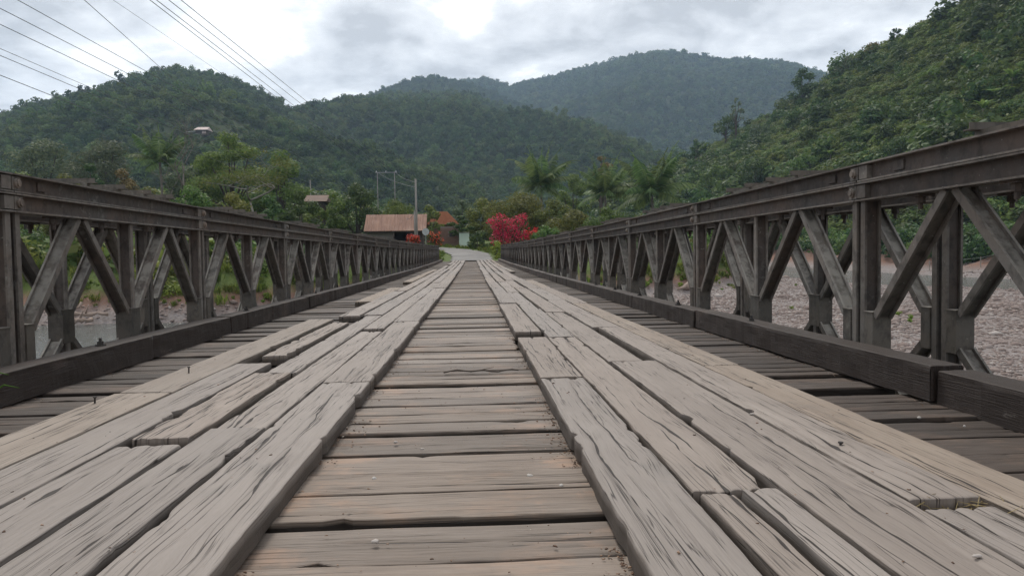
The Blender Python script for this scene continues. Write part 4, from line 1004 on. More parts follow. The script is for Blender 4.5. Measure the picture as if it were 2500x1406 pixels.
def plant_trees():
    # left bank, far to near
    tree('broadleaf_tree', 'hazy big-leaved tree at the far left, left of the pair above the rail', 115, 150, 335, 170, 'grey', k=14, cb=.2, dens=.8)
    tree('broadleaf_tree', 'hazy big-leaved tree at the left, right one of the pair above the rail', 262, 145, 335, 180, 'grey', k=14, cb=.2, dens=.8)
    tree('evergreen_tree', 'dark green dome-shaped tree just above the left rail', 228, 82, 396, 90, 'dark', cb=.1, k=10)
    tree('dry_tree', 'yellowish brown dry-leaved tree above the left rail', 305, 80, 408, 110, 'brown', cb=.1, k=10, dens=.7)
    tree('green_bush', 'light green bush at the far left edge above the rail', 60, 75, 415, 170, 'mid', cat='bush', cb=.05, k=10)
    tree('green_bush', 'green bush left of the yellowish dry tree', 165, 72, 420, 120, 'olive', cat='bush', cb=.05, k=10)
    palm('coconut palm standing among bare branches left of the tall bare tree', 398, 105, 395, 150, 4, 17)
    tree('feathery_tree', 'tall feathery green tree right of the tall bare tree', 565, 100, 318, 190, 'mid', cb=.12, k=24, flat=.55, droop=.2, dens=1.3)
    tree('feathery_tree', 'dark feathery tree behind the pale spreading tree', 690, 98, 362, 165, 'mid', cb=.1, k=20, flat=.7, dens=1.2)
    tree('broadleaf_tree', 'green tree filling the gap behind the tall bare trunk', 480, 110, 400, 170, 'grey', cb=.1, k=12)
    bare_tree('tall bare grey tree reaching highest above the left rail', 458, 88, 262, M_BARK, .55, 5, seed=5, first=.42, upb=.9, wpx=150)
    bare_tree('leaning bare pale tree left of the tallest bare trunk', 410, 84, 385, M_BARK, .9, 4, seed=8, first=.3, wpx=150)
    bare_tree('pale spreading tree with white branches and thin olive leaves', 628, 82, 368, M_PALE, 1.05, 5, nleaf=1500, wpx=190, seed=12, first=.36, upb=.5)
    for i, (px, Y, py, w, mt, lb) in enumerate([
            (370, 68, 452, 150, 'olive', 'olive green shrub behind the left rail below the coconut palm'),
            (470, 64, 448, 170, 'mid', 'bright green shrub in front of the tall bare trunk'),
            (570, 66, 465, 130, 'olive', 'olive shrub below the pale spreading tree, left side'),
            (660, 64, 470, 120, 'dark', 'dark green shrub below the pale spreading tree, right side'),
            (735, 66, 462, 110, 'dark', 'dark tree left of the small brown roof'),
            (300, 62, 470, 160, 'mid', 'green shrub behind the left rail near its bracing frame'),
            (815, 60, 500, 90, 'dark', 'dark shrub close behind the left rail, left of the shed'),
            (762, 72, 496, 100, 'mid', 'green shrub hiding the walls below the small brown roof')]):
        tree('green_shrub', lb, px, Y, py, w, mt, cat='shrub', cb=.05, k=11, dens=.9, group=None)
    tree('mango_tree', 'large glossy dark green tree left of the rusty roofed shed', 872, 86, 443, 150, 'dark', cb=.1, k=16, dens=1.1, leaf=.26)
    tree('mango_tree', 'tree with lighter green tips right of the small brown roof', 815, 72, 462, 90, 'mid', cb=.1, k=12)
    tree('bamboo_thicket', 'olive green thicket rising behind the rusty roofed shed', 965, 90, 482, 150, 'olive', cat='thicket', cb=.02, k=14, droop=.3)
    tree('bamboo_thicket', 'olive thicket between the concrete pole and the orange roof', 1050, 92, 497, 84, 'olive', cat='thicket', cb=.02, k=10, droop=.3)
    # bushes on the river bank, seen through the left truss
    for px, Y, py, w, lb in [(560, 44, 690, 150, 'lime green bush seen through the left truss, nearest the middle'), (640, 47, 700, 90, 'lime green bush seen through the left truss, right end of the row'), (430, 42, 712, 140, 'lime green bush seen through the left truss beside the stream'), (230, 43, 700, 120, 'green leafy bush above the driftwood on the left bank')]:
        tree('river_bush', lb, px, Y, py, w, 'lime' if px > 300 else 'mid', cat='bush', cb=.02, k=9, leaf=.17, trunk=True)
    for px, Y, py, w, lb in [(40, 52, 560, 170, 'dark tree on the left bank seen through the first truss panel'), (190, 54, 545, 160, 'dark tree on the left bank behind the driftwood'), (340, 56, 560, 150, 'dark leafy tree behind the second truss panel on the left'), (480, 58, 570, 140, 'dark leafy tree behind the third truss panel on the left'), (620, 60, 575, 120, 'dark leafy tree behind the far left truss panels'), (760, 60, 560, 110, 'dark leafy tree beside the left end of the bridge')]:
        tree('bank_tree', lb, px, Y, py, w, 'dark', cb=.05, k=12, dens=.9)
    # right of the road
    tree('arching_tree', 'broad arching olive tree behind the red flowering bush', 1265, 80, 470, 190, 'olive', cb=.12, k=20, droop=.35, dens=1.1)
    tree('arching_tree', 'arching olive tree right of the orange tiled roof', 1180, 86, 478, 110, 'olive', cb=.1, k=14, droop=.35)
    tree('arching_tree', 'rounded dark olive tree right of the red flowering bush', 1350, 78, 480, 120, 'olive', cb=.1, k=14)
    tree('fern_leaved_tree', 'small layered dark tree hanging over the brick wall', 1126, 80, 524, 78, 'dark', cb=.3, k=9, flat=.35, droop=.2)
    tree('creeper_hedge', 'dark creeper covered hedge beside the mint green wall', 1168, 72, 560, 60, 'dark', cat='hedge', cb=.02, k=9)
    tree('light_shrub', 'bright green shrub at the right end of the road', 1212, 60, 585, 40, 'lime', cat='shrub', cb=.02, k=7, leaf=.16)
    for px, Y, py, w, mt, lb in [(1400, 70, 505, 130, 'olive', 'yellow green shrub right of the red flowering bush'), (1480, 66, 500, 120, 'mid', 'leafy green shrub below the middle palm'), (1560, 68, 520, 100, 'mid', 'leafy shrub below the right palm'), (1640, 76, 500, 110, 'dark', 'dark shrub right of the right palm'), (1720, 88, 480, 120, 'mid', 'green shrub behind the right rail near the slope'),
                                 (1330, 62, 545, 90, 'mid', 'low shrub between the red bush and the right rail'), (1420, 60, 560, 110, 'olive', 'low olive shrub close behind the right rail')]:
        tree('green_shrub', lb, px, Y, py, w, mt, cat='shrub', cb=.05, k=11)
    for px, Y, py, w, lb in [(1540, 62, 600, 120, 'dark bank bush seen through the right truss near the road'), (1640, 66, 600, 130, 'dark bank bush seen through the right truss beside the grass patch'), (1720, 84, 590, 120, 'dark bank tree seen through the right truss left of the gravel')]:
        tree('bank_bush', lb, px, Y, py, w, 'dark', cat='bush', cb=.02, k=11)
    palm('coconut palm left of the three, over the arching tree', 1322, 105, 452, 172, 11)
    palm('coconut palm in the middle of the three on the right', 1478, 92, 474, 165, 13)
    palm('largest coconut palm, right one of the three near the rail', 1592, 84, 474, 205, 17, 22)
    tree('flat_topped_tree', 'flat topped brownish tree between the palms', 1470, 150, 380, 80, 'brown', cb=.5, k=10, flat=.5, dens=.7)
    tree('valley_tree', 'green tree behind the left coconut palm', 1400, 140, 420, 110, 'mid', cb=.1, k=12)
    tree('valley_tree', 'grey green tree between the orange roof and the arching trees', 1130, 120, 485, 70, 'grey', cb=.1, k=10)
    # trees standing out on the right slope
    for px, pyb, pyt, w, mt, lb, cb, nm in [
            (1958, 262, 163, 80, 'dark', 'tall dark tree alone on the saddle of the right ridge', .1, 'ridge_tree'),
            (2072, 186, 138, 60, 'grey', 'round-crowned tree on the right ridge line', .3, 'ridge_tree'),
            (2128, 150, 102, 60, 'brown', 'sparse brownish tree on the right ridge line', .4, 'ridge_tree'),
            (2182, 112, 68, 40, 'dark', 'small dark tree highest on the right ridge line', .3, 'ridge_tree'),
            (1800, 345, 236, 44, 'grey', 'tall thin sparse tree on the lower right ridge', .45, 'ridge_tree'),
            (1770, 352, 280, 70, 'dark', 'dark leafy tree at the lower end of the right ridge', .3, 'ridge_tree'),
            (1845, 360, 300, 80, 'grey', 'grey green tree beside the tall thin ridge tree', .2, 'ridge_tree'),
            (1700, 400, 338, 44, 'dark', 'small dark vine-covered tree at the foot of the ridge', .1, 'ridge_tree'),
            (1845, 470, 380, 120, 'dark', 'dark tree on the middle of the right slope', .1, 'slope_tree'),
            (1960, 440, 372, 110, 'mid', 'vine draped green tree on the right slope above the rail', .1, 'slope_tree'),
            (2190, 400, 330, 120, 'dark', 'dark vine draped tree just above the right rail', .1, 'slope_tree'),
            (1745, 470, 400, 100, 'mid', 'green tree low on the right slope left of the dark tree', .1, 'slope_tree')]:
        p = surf(H_RIGHT, px, pyb)
        tree(nm, lb, px, float(p[1]), pyt, w, mt, cb=cb, k=11, base=(float(p[0]), float(p[1]), float(p[2])-.3), dens=.75 if cb < .4 else .4, leaf=max(.4, p[1]*.0036))
    for px, pyb, pyt, w, lb in [(425, 186, 160, 18, 'tree sticking up on the top of the left hill'), (125, 262, 248, 40, 'wide tree on the left shoulder of the left hill'), (40, 292, 272, 50, 'flat tree at the far left of the skyline')]:
        p = surf(H_LEFT, px, pyb+4); tree('skyline_tree', lb, px, float(p[1]), pyt, w, 'forest', cb=.4, k=8, base=(float(p[0]), float(p[1]), float(p[2])), leaf=2.2)
    for i, (px, py, s, lb) in enumerate([(2430, 262, 1.2, 'banana plant highest on the right slope above the rail'), (2400, 300, 1.2, 'banana plant close above the right rail, second from the right edge'), (2340, 322, 1.0, 'banana plant just above the right rail left of the taller ones'), (2300, 340, .9, 'small banana plant touching the right rail line'), (2030, 402, 1.1, 'banana plant above the middle of the right rail'), (1985, 412, 1.0, 'leftmost banana plant above the right rail'), (2470, 225, 1.2, 'banana plant nearest the right edge of the picture')]):
        banana(lb, px, py, s, 40+i)
plant_trees()
def flowering(label, px, Y, pytop, wpx, seed, bl=1.0):
    rs = np.random.RandomState(seed); x, y, z = spot(px, Y); Hh = at(px, pytop, Y).z-z; R = wpx/2*Y/FPX
    root = empty('bougainvillea', (x, y, z-.1), label, 'flowering bush', 'red flowering bushes')
    lob = [(rs.uniform(-.68, .68)*R, rs.uniform(-.4, .4)*R, Hh*rs.uniform(.3, .78), R*rs.uniform(.28, .42), .9) for _ in range(16)] + [(0, -.1*R, Hh*.62, R*.45, .9), (.2*R, -.1*R, Hh*.45, R*.45, .9), (-.25*R, -.1*R, Hh*.5, R*.42, .9)]
    obj('foliage', crown_mesh('foliage', lob, int(900*R), .16, rs, 'dark', .2), None, root)
    l2 = [(a, b, c+.1*R, r*.98, .9) for a, b, c, r, _ in lob] + [(rs.uniform(-.9, .9)*R, rs.uniform(-.4, .2)*R, Hh*rs.uniform(.45, .95), R*rs.uniform(.1, .2), .9) for _ in range(12)]
    obj('blossom', crown_mesh('blossom', l2, int(2100*R*bl), .15, rs, 'red', .8), None, root)
    m = MB()
    for i in range(6): e = Vector(lob[i][:3]); m.tube([(rs.normal(0, .1), rs.normal(0, .1), -.1), e*.5+Vector((0, 0, -.1)), e], [.05, .035, .015], 6)
    m.build('stem', M_DBARK, root, smooth=True)
flowering('large red flowering bush standing right of the road', 1238, 66, 518, 105, 61)
flowering('small red flowering spray right of the large red bush', 1297, 67, 545, 40, 62)
flowering('small red flowering bush in front of the shed', 1005, 68, 566, 40, 63, .6)
flowering('thin red flowering shrub beside the round sign', 1065, 72, 562, 46, 64, .3)

# ------------------------------------------------------------------ buildings
M_TIN = mat_roof(); M_DWALL = mat_plain('dark_boards', (.07, .055, .045), .85, .25, 3.0); M_MINT = mat_plain('mint_plaster', (.5, .6, .52), .85, .08, 1.5)
M_BRK = mat_brick(); M_MORT = mat_plain('mortar', (.2, .17, .15), .95, .15, 6.0); M_TILE = mat_plain('orange_tile', (.33, .135, .07), .8, .2, 2.0); M_CONC = mat_plain('pole_concrete', (.23, .215, .195), .85, .12, 3.0)
M_WHITE = mat_plain('white_wall', (.68, .68, .66), .8, .06, 1.0); M_BROOF = mat_plain('brown_roof', (.16, .11, .085), .85, .2, 1.5); M_DARKIN = mat_plain('dark_glass', (.02, .02, .022), .35, .1, 2.0, .5)
M_PINKROOF = mat_plain('faded_roof', (.5, .4, .37), .8, .12, 1.0); M_ALU = mat_plain('sign_back', (.34, .35, .35), .5, .12, 4.0, .5); M_IRON = mat_plain('sign_post', (.25, .25, .25), .6, .15, 5.0)
def roof_sheet(name, x0, x1, ya, za, yb, zb, mat, parent, loc, waves=0, th=.03):
    """Single pitch roof plane, corrugated along the fall when waves > 0."""
    m = MB(); n = waves*4 if waves else 1; V = []; F = []
    for i in range(n+1):
        x = x0+(x1-x0)*i/n; c = .018*math.sin(i*math.pi/2) if waves else 0
        V += [(x, ya, za+c), (x, yb, zb+c), (x, yb, zb+c-th), (x, ya, za+c-th)]
    for i in range(n):
        b = i*4; F += [(b, b+4, b+5, b+1), (b+2, b+6, b+7, b+3), (b, b+3, b+7, b+4), (b+1, b+5, b+6, b+2)]
    F += [(0, 1, 2, 3), (n*4+3, n*4+2, n*4+1, n*4)]
    m.add(V, F); return m.build(name, mat, parent, loc)
def build_village():
    # shed with the rusty roof
    Y = 75; a = at(888, 566, Y); b = at(1043, 561, Y); z = gz((a.x+b.x)/2, Y+2)
    xm = (a.x+b.x)/2; hw = (b.x-a.x)/2; ze = (a.z+b.z)/2-z; zr = ze+1.75
    r = empty('roadside_shed', (xm, Y, z), 'long low shed with rusty corrugated tin roof left of the road', 'shed')
    r.rotation_euler.z = math.radians(1.0)
    roof_sheet('roof_sheet', -hw, hw-.1, 0, ze, 2.6, zr, M_TIN, r, None, 34); roof_sheet('roof_sheet', -hw+.05, hw-.15, 5.2, ze, 2.62, zr, M_TIN, r, None, 34)
    MB().box(-hw+.5, -.6+hw*.1, .7, .82, 0, ze-.05).build('front_wall', mat_plain('grey_boards', (.2, .18, .16), .85, .25, 3.0), r); MB().box(hw-1.9, hw-.5, .75, .87, 0, ze-.05).build('front_wall', M_DWALL, r)
    MB().box(-hw+.5, hw-.5, 4.4, 4.52, 0, ze-.05).build('back_wall', M_DWALL, r)
    for s in (-1, 1): MB().add([(s*(hw-.5), .82, 0), (s*(hw-.5), 4.4, 0), (s*(hw-.5), 4.4, ze), (s*(hw-.5), 2.6, zr-.1), (s*(hw-.5), .82, ze), (s*(hw-.62), .82, 0), (s*(hw-.62), 4.4, 0), (s*(hw-.62), 4.4, ze), (s*(hw-.62), 2.6, zr-.1), (s*(hw-.62), .82, ze)], [(0, 1, 2, 3, 4), (9, 8, 7, 6, 5), (0, 5, 6, 1), (1, 6, 7, 2), (2, 7, 8, 3), (3, 8, 9, 4), (4, 9, 5, 0)]).build('gable_wall', M_DWALL, r)
    for x in (-hw+.25, -.2, hw-.35): MB().box(x-.06, x+.06, .1, .22, 0, ze+.02).build('post', M_DBARK, r)
    MB().box(-hw+.1, hw-.2, .12, .2, ze-.14, ze-.035).build('eave_beam', M_DBARK, r)
    # brick wall with window, and mint wall
    Y = 82; a = at(1076, 603, Y); b = at(1120.5, 603, Y); z = gz(a.x, Y); top = at(1098, 560, Y).z-z
    r = empty('brick_wall', (a.x, Y, z-.2), 'weathered brown brick house wall with dark window beside the road', 'wall')
    Wd = b.x-a.x; MB().box(0, Wd, .03, .25, 0, top+.5).build('mortar_core', M_MORT, r)
    bw, bh = .40, .2; bm_ = MB().box(0, bw-.012, 0, .09, 0, bh-.012).mesh('brick'); bm_.materials.append(M_BRK)
    hb = MB().box(0, bw/2-.012, 0, .09, 0, bh-.012).mesh('brick'); hb.materials.append(M_BRK)
    wx0, wx1 = Wd*.5, Wd*.78; wz0, wz1 = top*.68, top*.94
    for j in range(int((top+.5)/bh)):
        x = 0
        while x < Wd-.1:
            half = (j % 2 == 1 and x == 0) or x+bw > Wd+.01; w = bw/2 if half else bw; zz = j*bh
            if not (x+w > wx0 and x < wx1 and zz+bh > wz0 and zz < wz1): sub('brick', hb if half else bm_, r, (x+.006, 0, zz+.006))
            x += w
    w = MB().box(wx0-.02, wx1+.02, .0, .04, wz0-.02, wz1+.02).build('window', M_DARKIN, r)
    fm = MB()
    for i in range(3): fm.box(wx0+(wx1-wx0)*i/2-.03, wx0+(wx1-wx0)*i/2+.03, -.03, -.002, wz0, wz1)
    for i in range(3): zf = wz0+(wz1-wz0)*i/2; fm.box(wx0, wx1, -.026, -.004, zf-.025, zf+.025)
    fm.build('frame', M_DBARK, w)
    Y = 79; a = at(1121.5, 599, Y); b = at(1146, 599, Y); z = gz(a.x, Y); t_ = at(1130, 569, Y).z-z
    r = empty('mint_wall', (a.x, Y, z-.2), 'pale mint green plastered wall right of the brick wall', 'wall')
    MB().box(0, b.x-a.x, 0, .2, 0, t_+.2).build('panel', M_MINT, r); MB().box(-.03, b.x-a.x+.03, -.04, .24, t_+.203, t_+.28).build('coping', M_CONC, r); MB().box(-.05, b.x-a.x+.05, -.1, .22, 0, .22).build('plinth', M_TILE, r)
    # house with orange tiled roof
    Y = 96; a = at(1034, 546, Y); b = at(1112, 546, Y); z = gz(a.x, Y); ze = at(1080, 546, Y).z-z; zr = at(1080, 514, Y).z-z
    r = empty('tiled_house', (a.x, Y, z), 'house with orange tiled roof behind the brick wall', 'house'); wd = b.x-a.x
    MB().box(.2, wd-.2, .8, 5, 0, ze-.12).build('wall', M_BRK, r)
    roof = MB().add([(-.5, 0, ze-.1), (wd+.5, 0, ze-.1), (wd*.72, 2.8, zr), (wd*.28, 2.8, zr), (-.5, 5.6, ze-.1), (wd+.5, 5.6, ze-.1)], [(0, 1, 2, 3), (1, 5, 2), (5, 4, 3, 2), (4, 0, 3), (0, 4, 5, 1)]).build('roof', M_TILE, r)
    for i in range(13):
        f = (i+.5)/13; y = 2.8*f; zz = ze-.1+(zr-ze+.1)*f; x0 = -.5+(wd*.28+.5)*f; x1 = wd+.5-(wd*.28+.5)*f; MB().box(x0, x1, y-.05, y+.06, zz+.002, zz+.05).build('tile_course', M_TILE, roof)
    # roofs among the trees on the left
    for px, py, w, Y, lab, mr, hgt in [(768, 492, 58, 84, 'small brown roofed house half hidden by trees left of the mango tree', M_BROOF, 18)]:
        a = at(px-w/2, py, Y); b = at(px+w/2, py, Y); z = gz(px and a.x, Y); wd = b.x-a.x; ze = a.z-z; zr = ze+hgt*Y/FPX
        r = empty('village_house', (a.x, Y, z), lab, 'house'); MB().box(.5, wd-.5, .8, 4, 0, ze-.05).build('wall', M_DWALL, r)
        MB().add([(0, 0, ze), (wd, 0, ze), (wd, 2.2, zr), (0, 2.2, zr), (0, 4.4, ze), (wd, 4.4, ze)], [(0, 1, 2, 3), (3, 2, 5, 4), (0, 3, 4), (1, 5, 2), (0, 4, 5, 1)]).build('roof', mr, r)
        MB().box(wd*.42, wd*.58, .36, .39, ze*.25, ze*.8).build('window', M_DARKIN, r)
    # farmhouse on the left hill
    p = surf(H_LEFT, 500, 322); Y = float(p[1]); s = Y/FPX
    r = empty('hill_farmhouse', (float(p[0])-16*s, Y-6, float(p[2])-1), 'lone farmhouse with pink grey roof on the left hillside', 'house')
    wd = 32*s; MB().box(.6, wd-.6, 1, 7, 0, 8*s+1.2).build('wall', M_DWALL, r); MB().box(wd-3.2, wd-1.2, .9, .98, 1, 5*s+1.2).build('side_wall', M_PINKROOF, r)
    MB().add([(0, -.5, 8*s+1), (wd, -.5, 8*s+1), (wd-.5, 4, 17*s+1), (.8, 4, 17*s+1), (0, 8, 8*s+1), (wd, 8, 8*s+1)], [(0, 1, 2, 3), (3, 2, 5, 4), (0, 3, 4), (1, 5, 2), (0, 4, 5, 1)]).build('roof', M_PINKROOF, r)
    MB().add([(-14*s, -2, 4*s+.6), (3*s, -2, 5*s+.8), (3*s, 2, 7.5*s+.8), (-12*s, 2, 6.5*s+.8), (-14*s, -2, 4*s+.4), (3*s, -2, 5*s+.6), (3*s, 2, 7.5*s+.6), (-12*s, 2, 6.5*s+.6)], [(0, 1, 2, 3), (7, 6, 5, 4), (0, 4, 5, 1), (1, 5, 6, 2), (2, 6, 7, 3), (3, 7, 4, 0)]).build('annex_roof', M_WHITE, r)
build_village()

# ------------------------------------------------------------------ poles, wires, signs
def pole(name, label, px, Y, pytop, r0, r1, arm=None, mat=None):
    x, y, z = spot(px, Y); h = at(px, pytop, Y).z-z; root = empty(name, (x, y, z-.2), label, 'pole')
    MB().tube([(0, 0, 0), (0, 0, h+.2)], [r0, r1], 10).build('shaft', mat or M_CONC, root, smooth=True)
    if arm: MB().box(-arm, arm, -.05, .05, h-.15, h-.05).build('crossarm', M_IRON, root)
    return Vector((x, y, z+h))
T1 = pole('utility_pole', 'grey concrete utility pole standing beside the shed', 1018, 70, 437, .13, .085)
pole('stay_post', 'thin post leaning close against the concrete utility pole', 1013.5, 71, 515, .07, .06)
T2a = at(921, 420, 150); T2b = at(963, 418, 150)
def hframe():
    za = gz(T2a.x, 150); root = empty('h_frame_pole', (T2a.x, 150, za-.3), 'twin pole power line frame with long crossarm behind the shed', 'pole'); w = T2b.x-T2a.x; h = T2a.z-za
    for x in (0, w): MB().tube([(x, 0, 0), (x, 0, h+.3)], [.1, .075], 8).build('shaft', M_CONC, root, smooth=True)
    MB().box(-.4, w+.5, -.06, .06, h+.1, h+.24).build('crossarm', M_IRON, root)
    for x in (-.2, w/2, w+.3): MB().tube([(x, 0, h+.24), (x, 0, h+.5)], .07, 6).build('insulator', M_WHITE, root)
hframe()
pole('distant_pole', 'thin distant pole on the slope left of the twin pole frame', 762, 120, 440, .1, .08)

M_WIRE = mat_plain('wire_aluminium', (.14, .14, .145), .6, .05, 1.0)
def wire(label, far, near, r, sag=.6, ext=1.25):
    a = Vector(far); b = Vector(near); b = a+(b-a)*ext; pts = []
    for i in range(25):
        t = i/24; p = a.lerp(b, t); p.z -= sag*4*t*(1-t)*0 + 0
        pts.append(p)
    o = MB().tube([p-a for p in pts], r, 5).build('power_cable', M_WIRE, None, a); tag(o, label, 'cable', 'power cables in the sky')
farR = [at(x, 424, 150) for x in (917, 933, 952, 967)]
for (x, y), f, lb in zip([(365, 0), (381, 0), (411, 0), (441, 0)], farR, ['leftmost cable of the four steep parallel power cables', 'second from the left of the four steep parallel power cables', 'third from the left of the four steep parallel power cables', 'rightmost cable of the four steep parallel power cables']):
    wire(lb, f, at(x, y, 30), .0155)
for (x, y), (fx, fy), rr_, lb in [((205, 0), (700, 440), .02, 'single cable running down to the top of the left hill'), ((275, 0), (860, 395), .011, 'thinnest faint cable between the single one and the four steep ones'),
                            ((42, 0), (880, 465), .022, 'topmost cable of the low bundle at the upper left'), ((0, 21), (880, 470), .022, 'second cable from the top of the low bundle at the upper left'), ((0, 60), (880, 478), .022, 'third cable from the top of the low bundle at the upper left'),
                            ((0, 119), (880, 500), .016, 'fourth cable of the low bundle, upper of the close pair'), ((0, 136), (880, 505), .02, 'fifth cable of the low bundle, lower of the close pair'), ((0, 184), (880, 530), .022, 'lowest cable of the bundle at the left edge')]:
    wire(lb, at(fx, fy, 160), at(x, y, 32), rr_*.72)
def span(label, a, b, r, sag):
    pts = [a.lerp(b, i/16)-Vector((0, 0, sag*4*(i/16)*(1-i/16))) for i in range(17)]
    tag(MB().tube([p-a for p in pts], r, 5).build('service_cable', M_WIRE, None, a), label, 'cable')
span('slack service cable from the concrete pole down to the shed roof', T1-Vector((0, 0, 2.6)), at(991, 532, 76), .02, .5)
span('cable from the concrete pole back to the twin pole frame', T1-Vector((0, 0, .3)), T2b, .018, .35)
span('second cable from the concrete pole back to the twin pole frame', T1-Vector((0, 0, .8)), T2a, .018, .35)
def signs():
    x, y, z = spot(1040, 63); c = at(1039.5, 566, 63); root = empty('road_sign', (x, y, z-.2), 'round road sign seen from its plain grey back', 'sign')
    MB().tube([(0, 0, 0), (0, 0, c.z-z+.45)], .03, 8).build('post', M_IRON, root); MB().tube([(0, -.01, c.z-z+.2), (0, -.04, c.z-z+.2)], .30, 24).build('disc', M_ALU, root)
    x, y, z = spot(1228.5, 58); t_ = at(1228.5, 540, 58); root = empty('sign_post', (x, y, z-.2), 'thin dark bare post in front of the large red bush', 'post'); MB().tube([(0, 0, 0), (0, 0, t_.z-z+.2)], .025, 8).build('shaft', M_NAIL, root); MB().tube([(0, 0, t_.z-z+.2), (0, 0, t_.z-z+.23)], .032, 8).build('cap', M_NAIL, root)
signs()

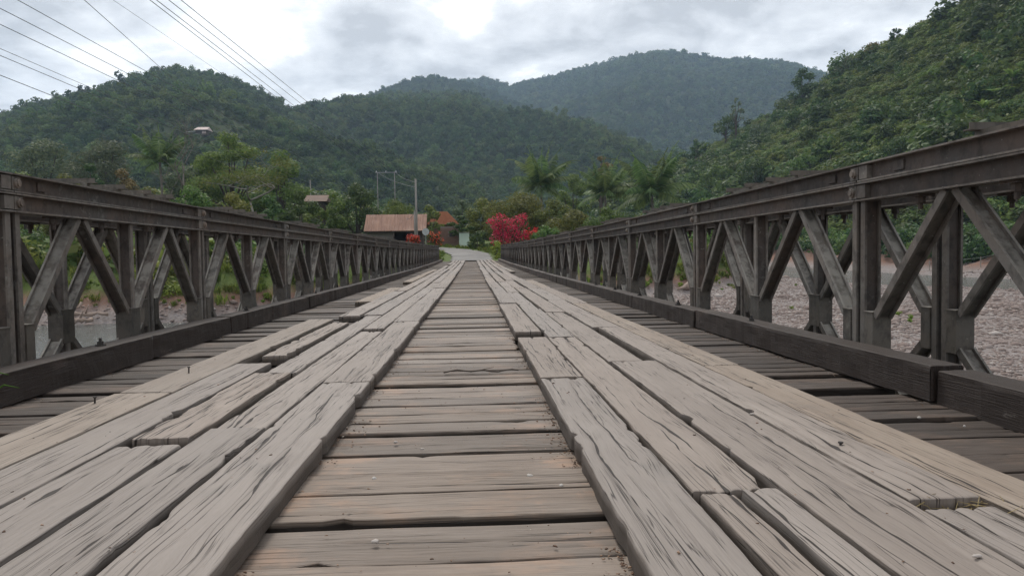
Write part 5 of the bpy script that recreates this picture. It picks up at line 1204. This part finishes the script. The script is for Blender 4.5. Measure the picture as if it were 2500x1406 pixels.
# ------------------------------------------------------------------ small things: driftwood, pebbles, twig, fence
def small_things():
    rs = np.random.RandomState(9); M_DRIFT = mat_plain('driftwood', (.3, .23, .19), .85, .2, 4.0); M_PEB = mat_plain('pebble_stone', (.38, .34, .31), .8, .2, 20.0); M_STRAW = mat_plain('straw', (.3, .23, .11), .8, .2, 10.0); M_LITTER = mat_plain('pale_litter', (.42, .39, .36), .8, .12, 10.0)
    for (xa, ya), (xb, yb), r, Yd, lb in [((170, 765), (262, 768), .15, 39, 'long pale driftwood log on the left bank'), ((152, 772), (200, 742), .12, 39.5, 'tilted driftwood log at the left end of the bank'), ((172, 785), (222, 780), .2, 38.2, 'short thick driftwood lump at the water edge'), ((50, 800), (90, 800), .14, 36, 'dark log end lying in the water at left')]:
        a = at(xa, ya, Yd); b = at(xb, yb, Yd+.6); a.z = max(a.z, -3.0); b.z = max(b.z, -2.95); n = 7
        pts = [a.lerp(b, i/n)+Vector((0, rs.normal(0, .05), rs.normal(0, .04))) for i in range(n+1)]
        m = MB().tube([p-a for p in pts], [r*(.75+.25*math.sin(i*2.1)) * (1-.05*i) for i in range(n+1)], 9); m.tube([pts[3]-a, pts[3]-a+Vector((.3, -.2, .5))], [r*.35, r*.15], 6)
        tag(m.build('driftwood_log', M_DRIFT, None, a, True), lb, 'log')
    p = at(1668, 728, 52); m = MB()
    tag(MB().tube([(0, 0, 0), (.4, 0, .25), (.9, .1, .1)], [.2, .3, .12], 8).tube([(-.5, -.3, 0), (.1, -.3, .15)], [.08, .12], 7).build('tree_stump', M_DRIFT, None, (p.x, 52, gz(p.x, 52)+.05), True), 'reddish dead stump lying on the grass patch', 'stump')
    import bmesh
    labs = {(-.235, 1.68): 'pale pebble at the lower left of the centre planks', (.24, 2.05): 'white pebble by the right edge of the centre planks', (-.30, 2.17): 'white crumb on the wide centre plank, left', (.16, 2.15): 'long white crumb on the wide centre plank, right', (-.18, 2.5): 'small dark pebble on a middle centre plank', (.95, 1.33): 'pale pebble at the bottom right corner planks', (1.0, 2.6): 'tiny pale pebble on the right wheel track', (1.72, 2.75): 'white pebble beside the right kerb, nearer', (1.8, 2.6): 'white pebble beside the right kerb, nearest', (-.28, 2.6): 'small pebble by the left edge of the centre planks', (1.6, 3.4): 'pale crumb in the step between side planks', (1.45, 3.42): 'white pebble in the step between side planks'}
    for i, ((x, y), lb) in enumerate(labs.items()):
        bm = bmesh.new(); bmesh.ops.create_icosphere(bm, subdivisions=2, radius=1.0); s = rs.uniform(.0045, .008)
        for v in bm.verts:
            k = 1+.25*math.sin(v.co.x*3+i)+rs.uniform(-.08, .08); v.co = Vector((v.co.x*1.35, v.co.y, v.co.z*.7))*k*s
        me = bpy.data.meshes.new('pebble'); bm.to_mesh(me); bm.free(); me.materials.append(M_LITTER if 'white' in lb else M_PEB)
        top = -.066 if (abs(x+.09) < .42 or x > 1.39) else 0.0
        if 'step' in lb: top = -.12
        o = obj('pebble', me, None, None, (x, y, deck(y)+top+s*.55)); tag(o, lb, 'pebble', 'pebbles scattered on the planks')
    m = MB(); pts = [Vector((t*.42-.2, .02*math.sin(t*7), .006+.01*math.sin(t*9)**2)) for t in np.linspace(0, 1, 12)]; m.tube(pts, .004, 5); m.tube([pts[5], pts[5]+Vector((.09, .03, .012))], [.003, .001], 5); m.tube([pts[8], pts[8]+Vector((.07, -.03, .015))], [.003, .001], 5)
    tag(m.build('twig', M_DBARK, None, (.03, 4.12, deck(4.12)-.062)), 'thin dark twig lying across the centre planks', 'twig')
    for (x, y, dz, n, lb) in [(1.12, 1.635, -.03, 45, 'tuft of dry straw caught in the plank gap at right'), (-2.05, 2.9, -.06, 40, 'dry grass tuft beside the left kerb')]:
        m = MB()
        for i in range(n):
            a = rs.uniform(0, 6.28); l = rs.uniform(.04, .12); p = Vector((rs.normal(0, .045), rs.normal(0, .035), rs.uniform(0, .012))); q = p+Vector((math.cos(a)*l, math.sin(a)*l*.6, rs.uniform(0, .03))); m.tube([p, p.lerp(q, .5)+Vector((0, 0, .006)), q], [.0011, .0011, .0006], 3)
        tag(m.build('straw_tuft', M_STRAW, None, (x, y, deck(y)+dz)), lb, 'straw')
    # weed sprouting at the left kerb
    m = MB(); m.tube([(0, 0, 0), (.02, 0, .08), (.03, .01, .17)], [.004, .003, .002], 5)
    for a, h in ((0.2, .1), (2.9, .08), (1.2, .15), (4.4, .12)):
        m.tube([(.02, 0, h), (.02+.05*math.cos(a), .03*math.sin(a), h+.03), (.02+.11*math.cos(a), .06*math.sin(a), h+.015)], [.003, .004, .001], 4)
    tag(m.build('weed', LEAF['lime'], None, (-2.08, 3.25, deck(3.25)-.06)), 'little green weed growing at the foot of the left kerb', 'weed')
    # wire fence on the far bank at the right
    pts = [at(px, 612-(px-1850)*.012, Y) for px, Y in ((1850, 108), (1990, 96), (2130, 88), (2270, 82), (2395, 78), (2520, 74))]
    root = empty('wire_fence', (pts[0].x, pts[0].y, gz(pts[0].x, pts[0].y)), 'thin wire fence with pale posts on the far bank at right', 'fence')
    for p in pts: g = gz(p.x, p.y); MB().tube([(0, 0, -.3), (0, 0, 1.15)], .045, 6).build('post', M_PALE, root, Vector((p.x, p.y, g))-root.location)
    for k, h in enumerate((.5, 1.0)):
        m = MB()
        for a, b in zip(pts[:-1], pts[1:]): m.tube([Vector((a.x, a.y, gz(a.x, a.y)+h))-root.location, Vector((b.x, b.y, gz(b.x, b.y)+h))-root.location], .012, 4)
        m.build('strand', M_IRON, root)
small_things()

# ------------------------------------------------------------------ haze
def haze():
    m = bpy.data.materials.new('haze_air'); m.use_nodes = True; nt = m.node_tree; nt.nodes.clear(); out = nt.nodes.new('ShaderNodeOutputMaterial'); v = nt.nodes.new('ShaderNodeVolumePrincipled')
    v.inputs['Color'].default_value = (.56, .75, 1.0, 1); v.inputs['Density'].default_value = .00019; v.inputs['Anisotropy'].default_value = .2; nt.links.new(v.outputs[0], out.inputs['Volume'])
    tag(MB().box(-2600, 2600, -1200, 2900, -8, 640).build('haze', m), kind='stuff')
haze()
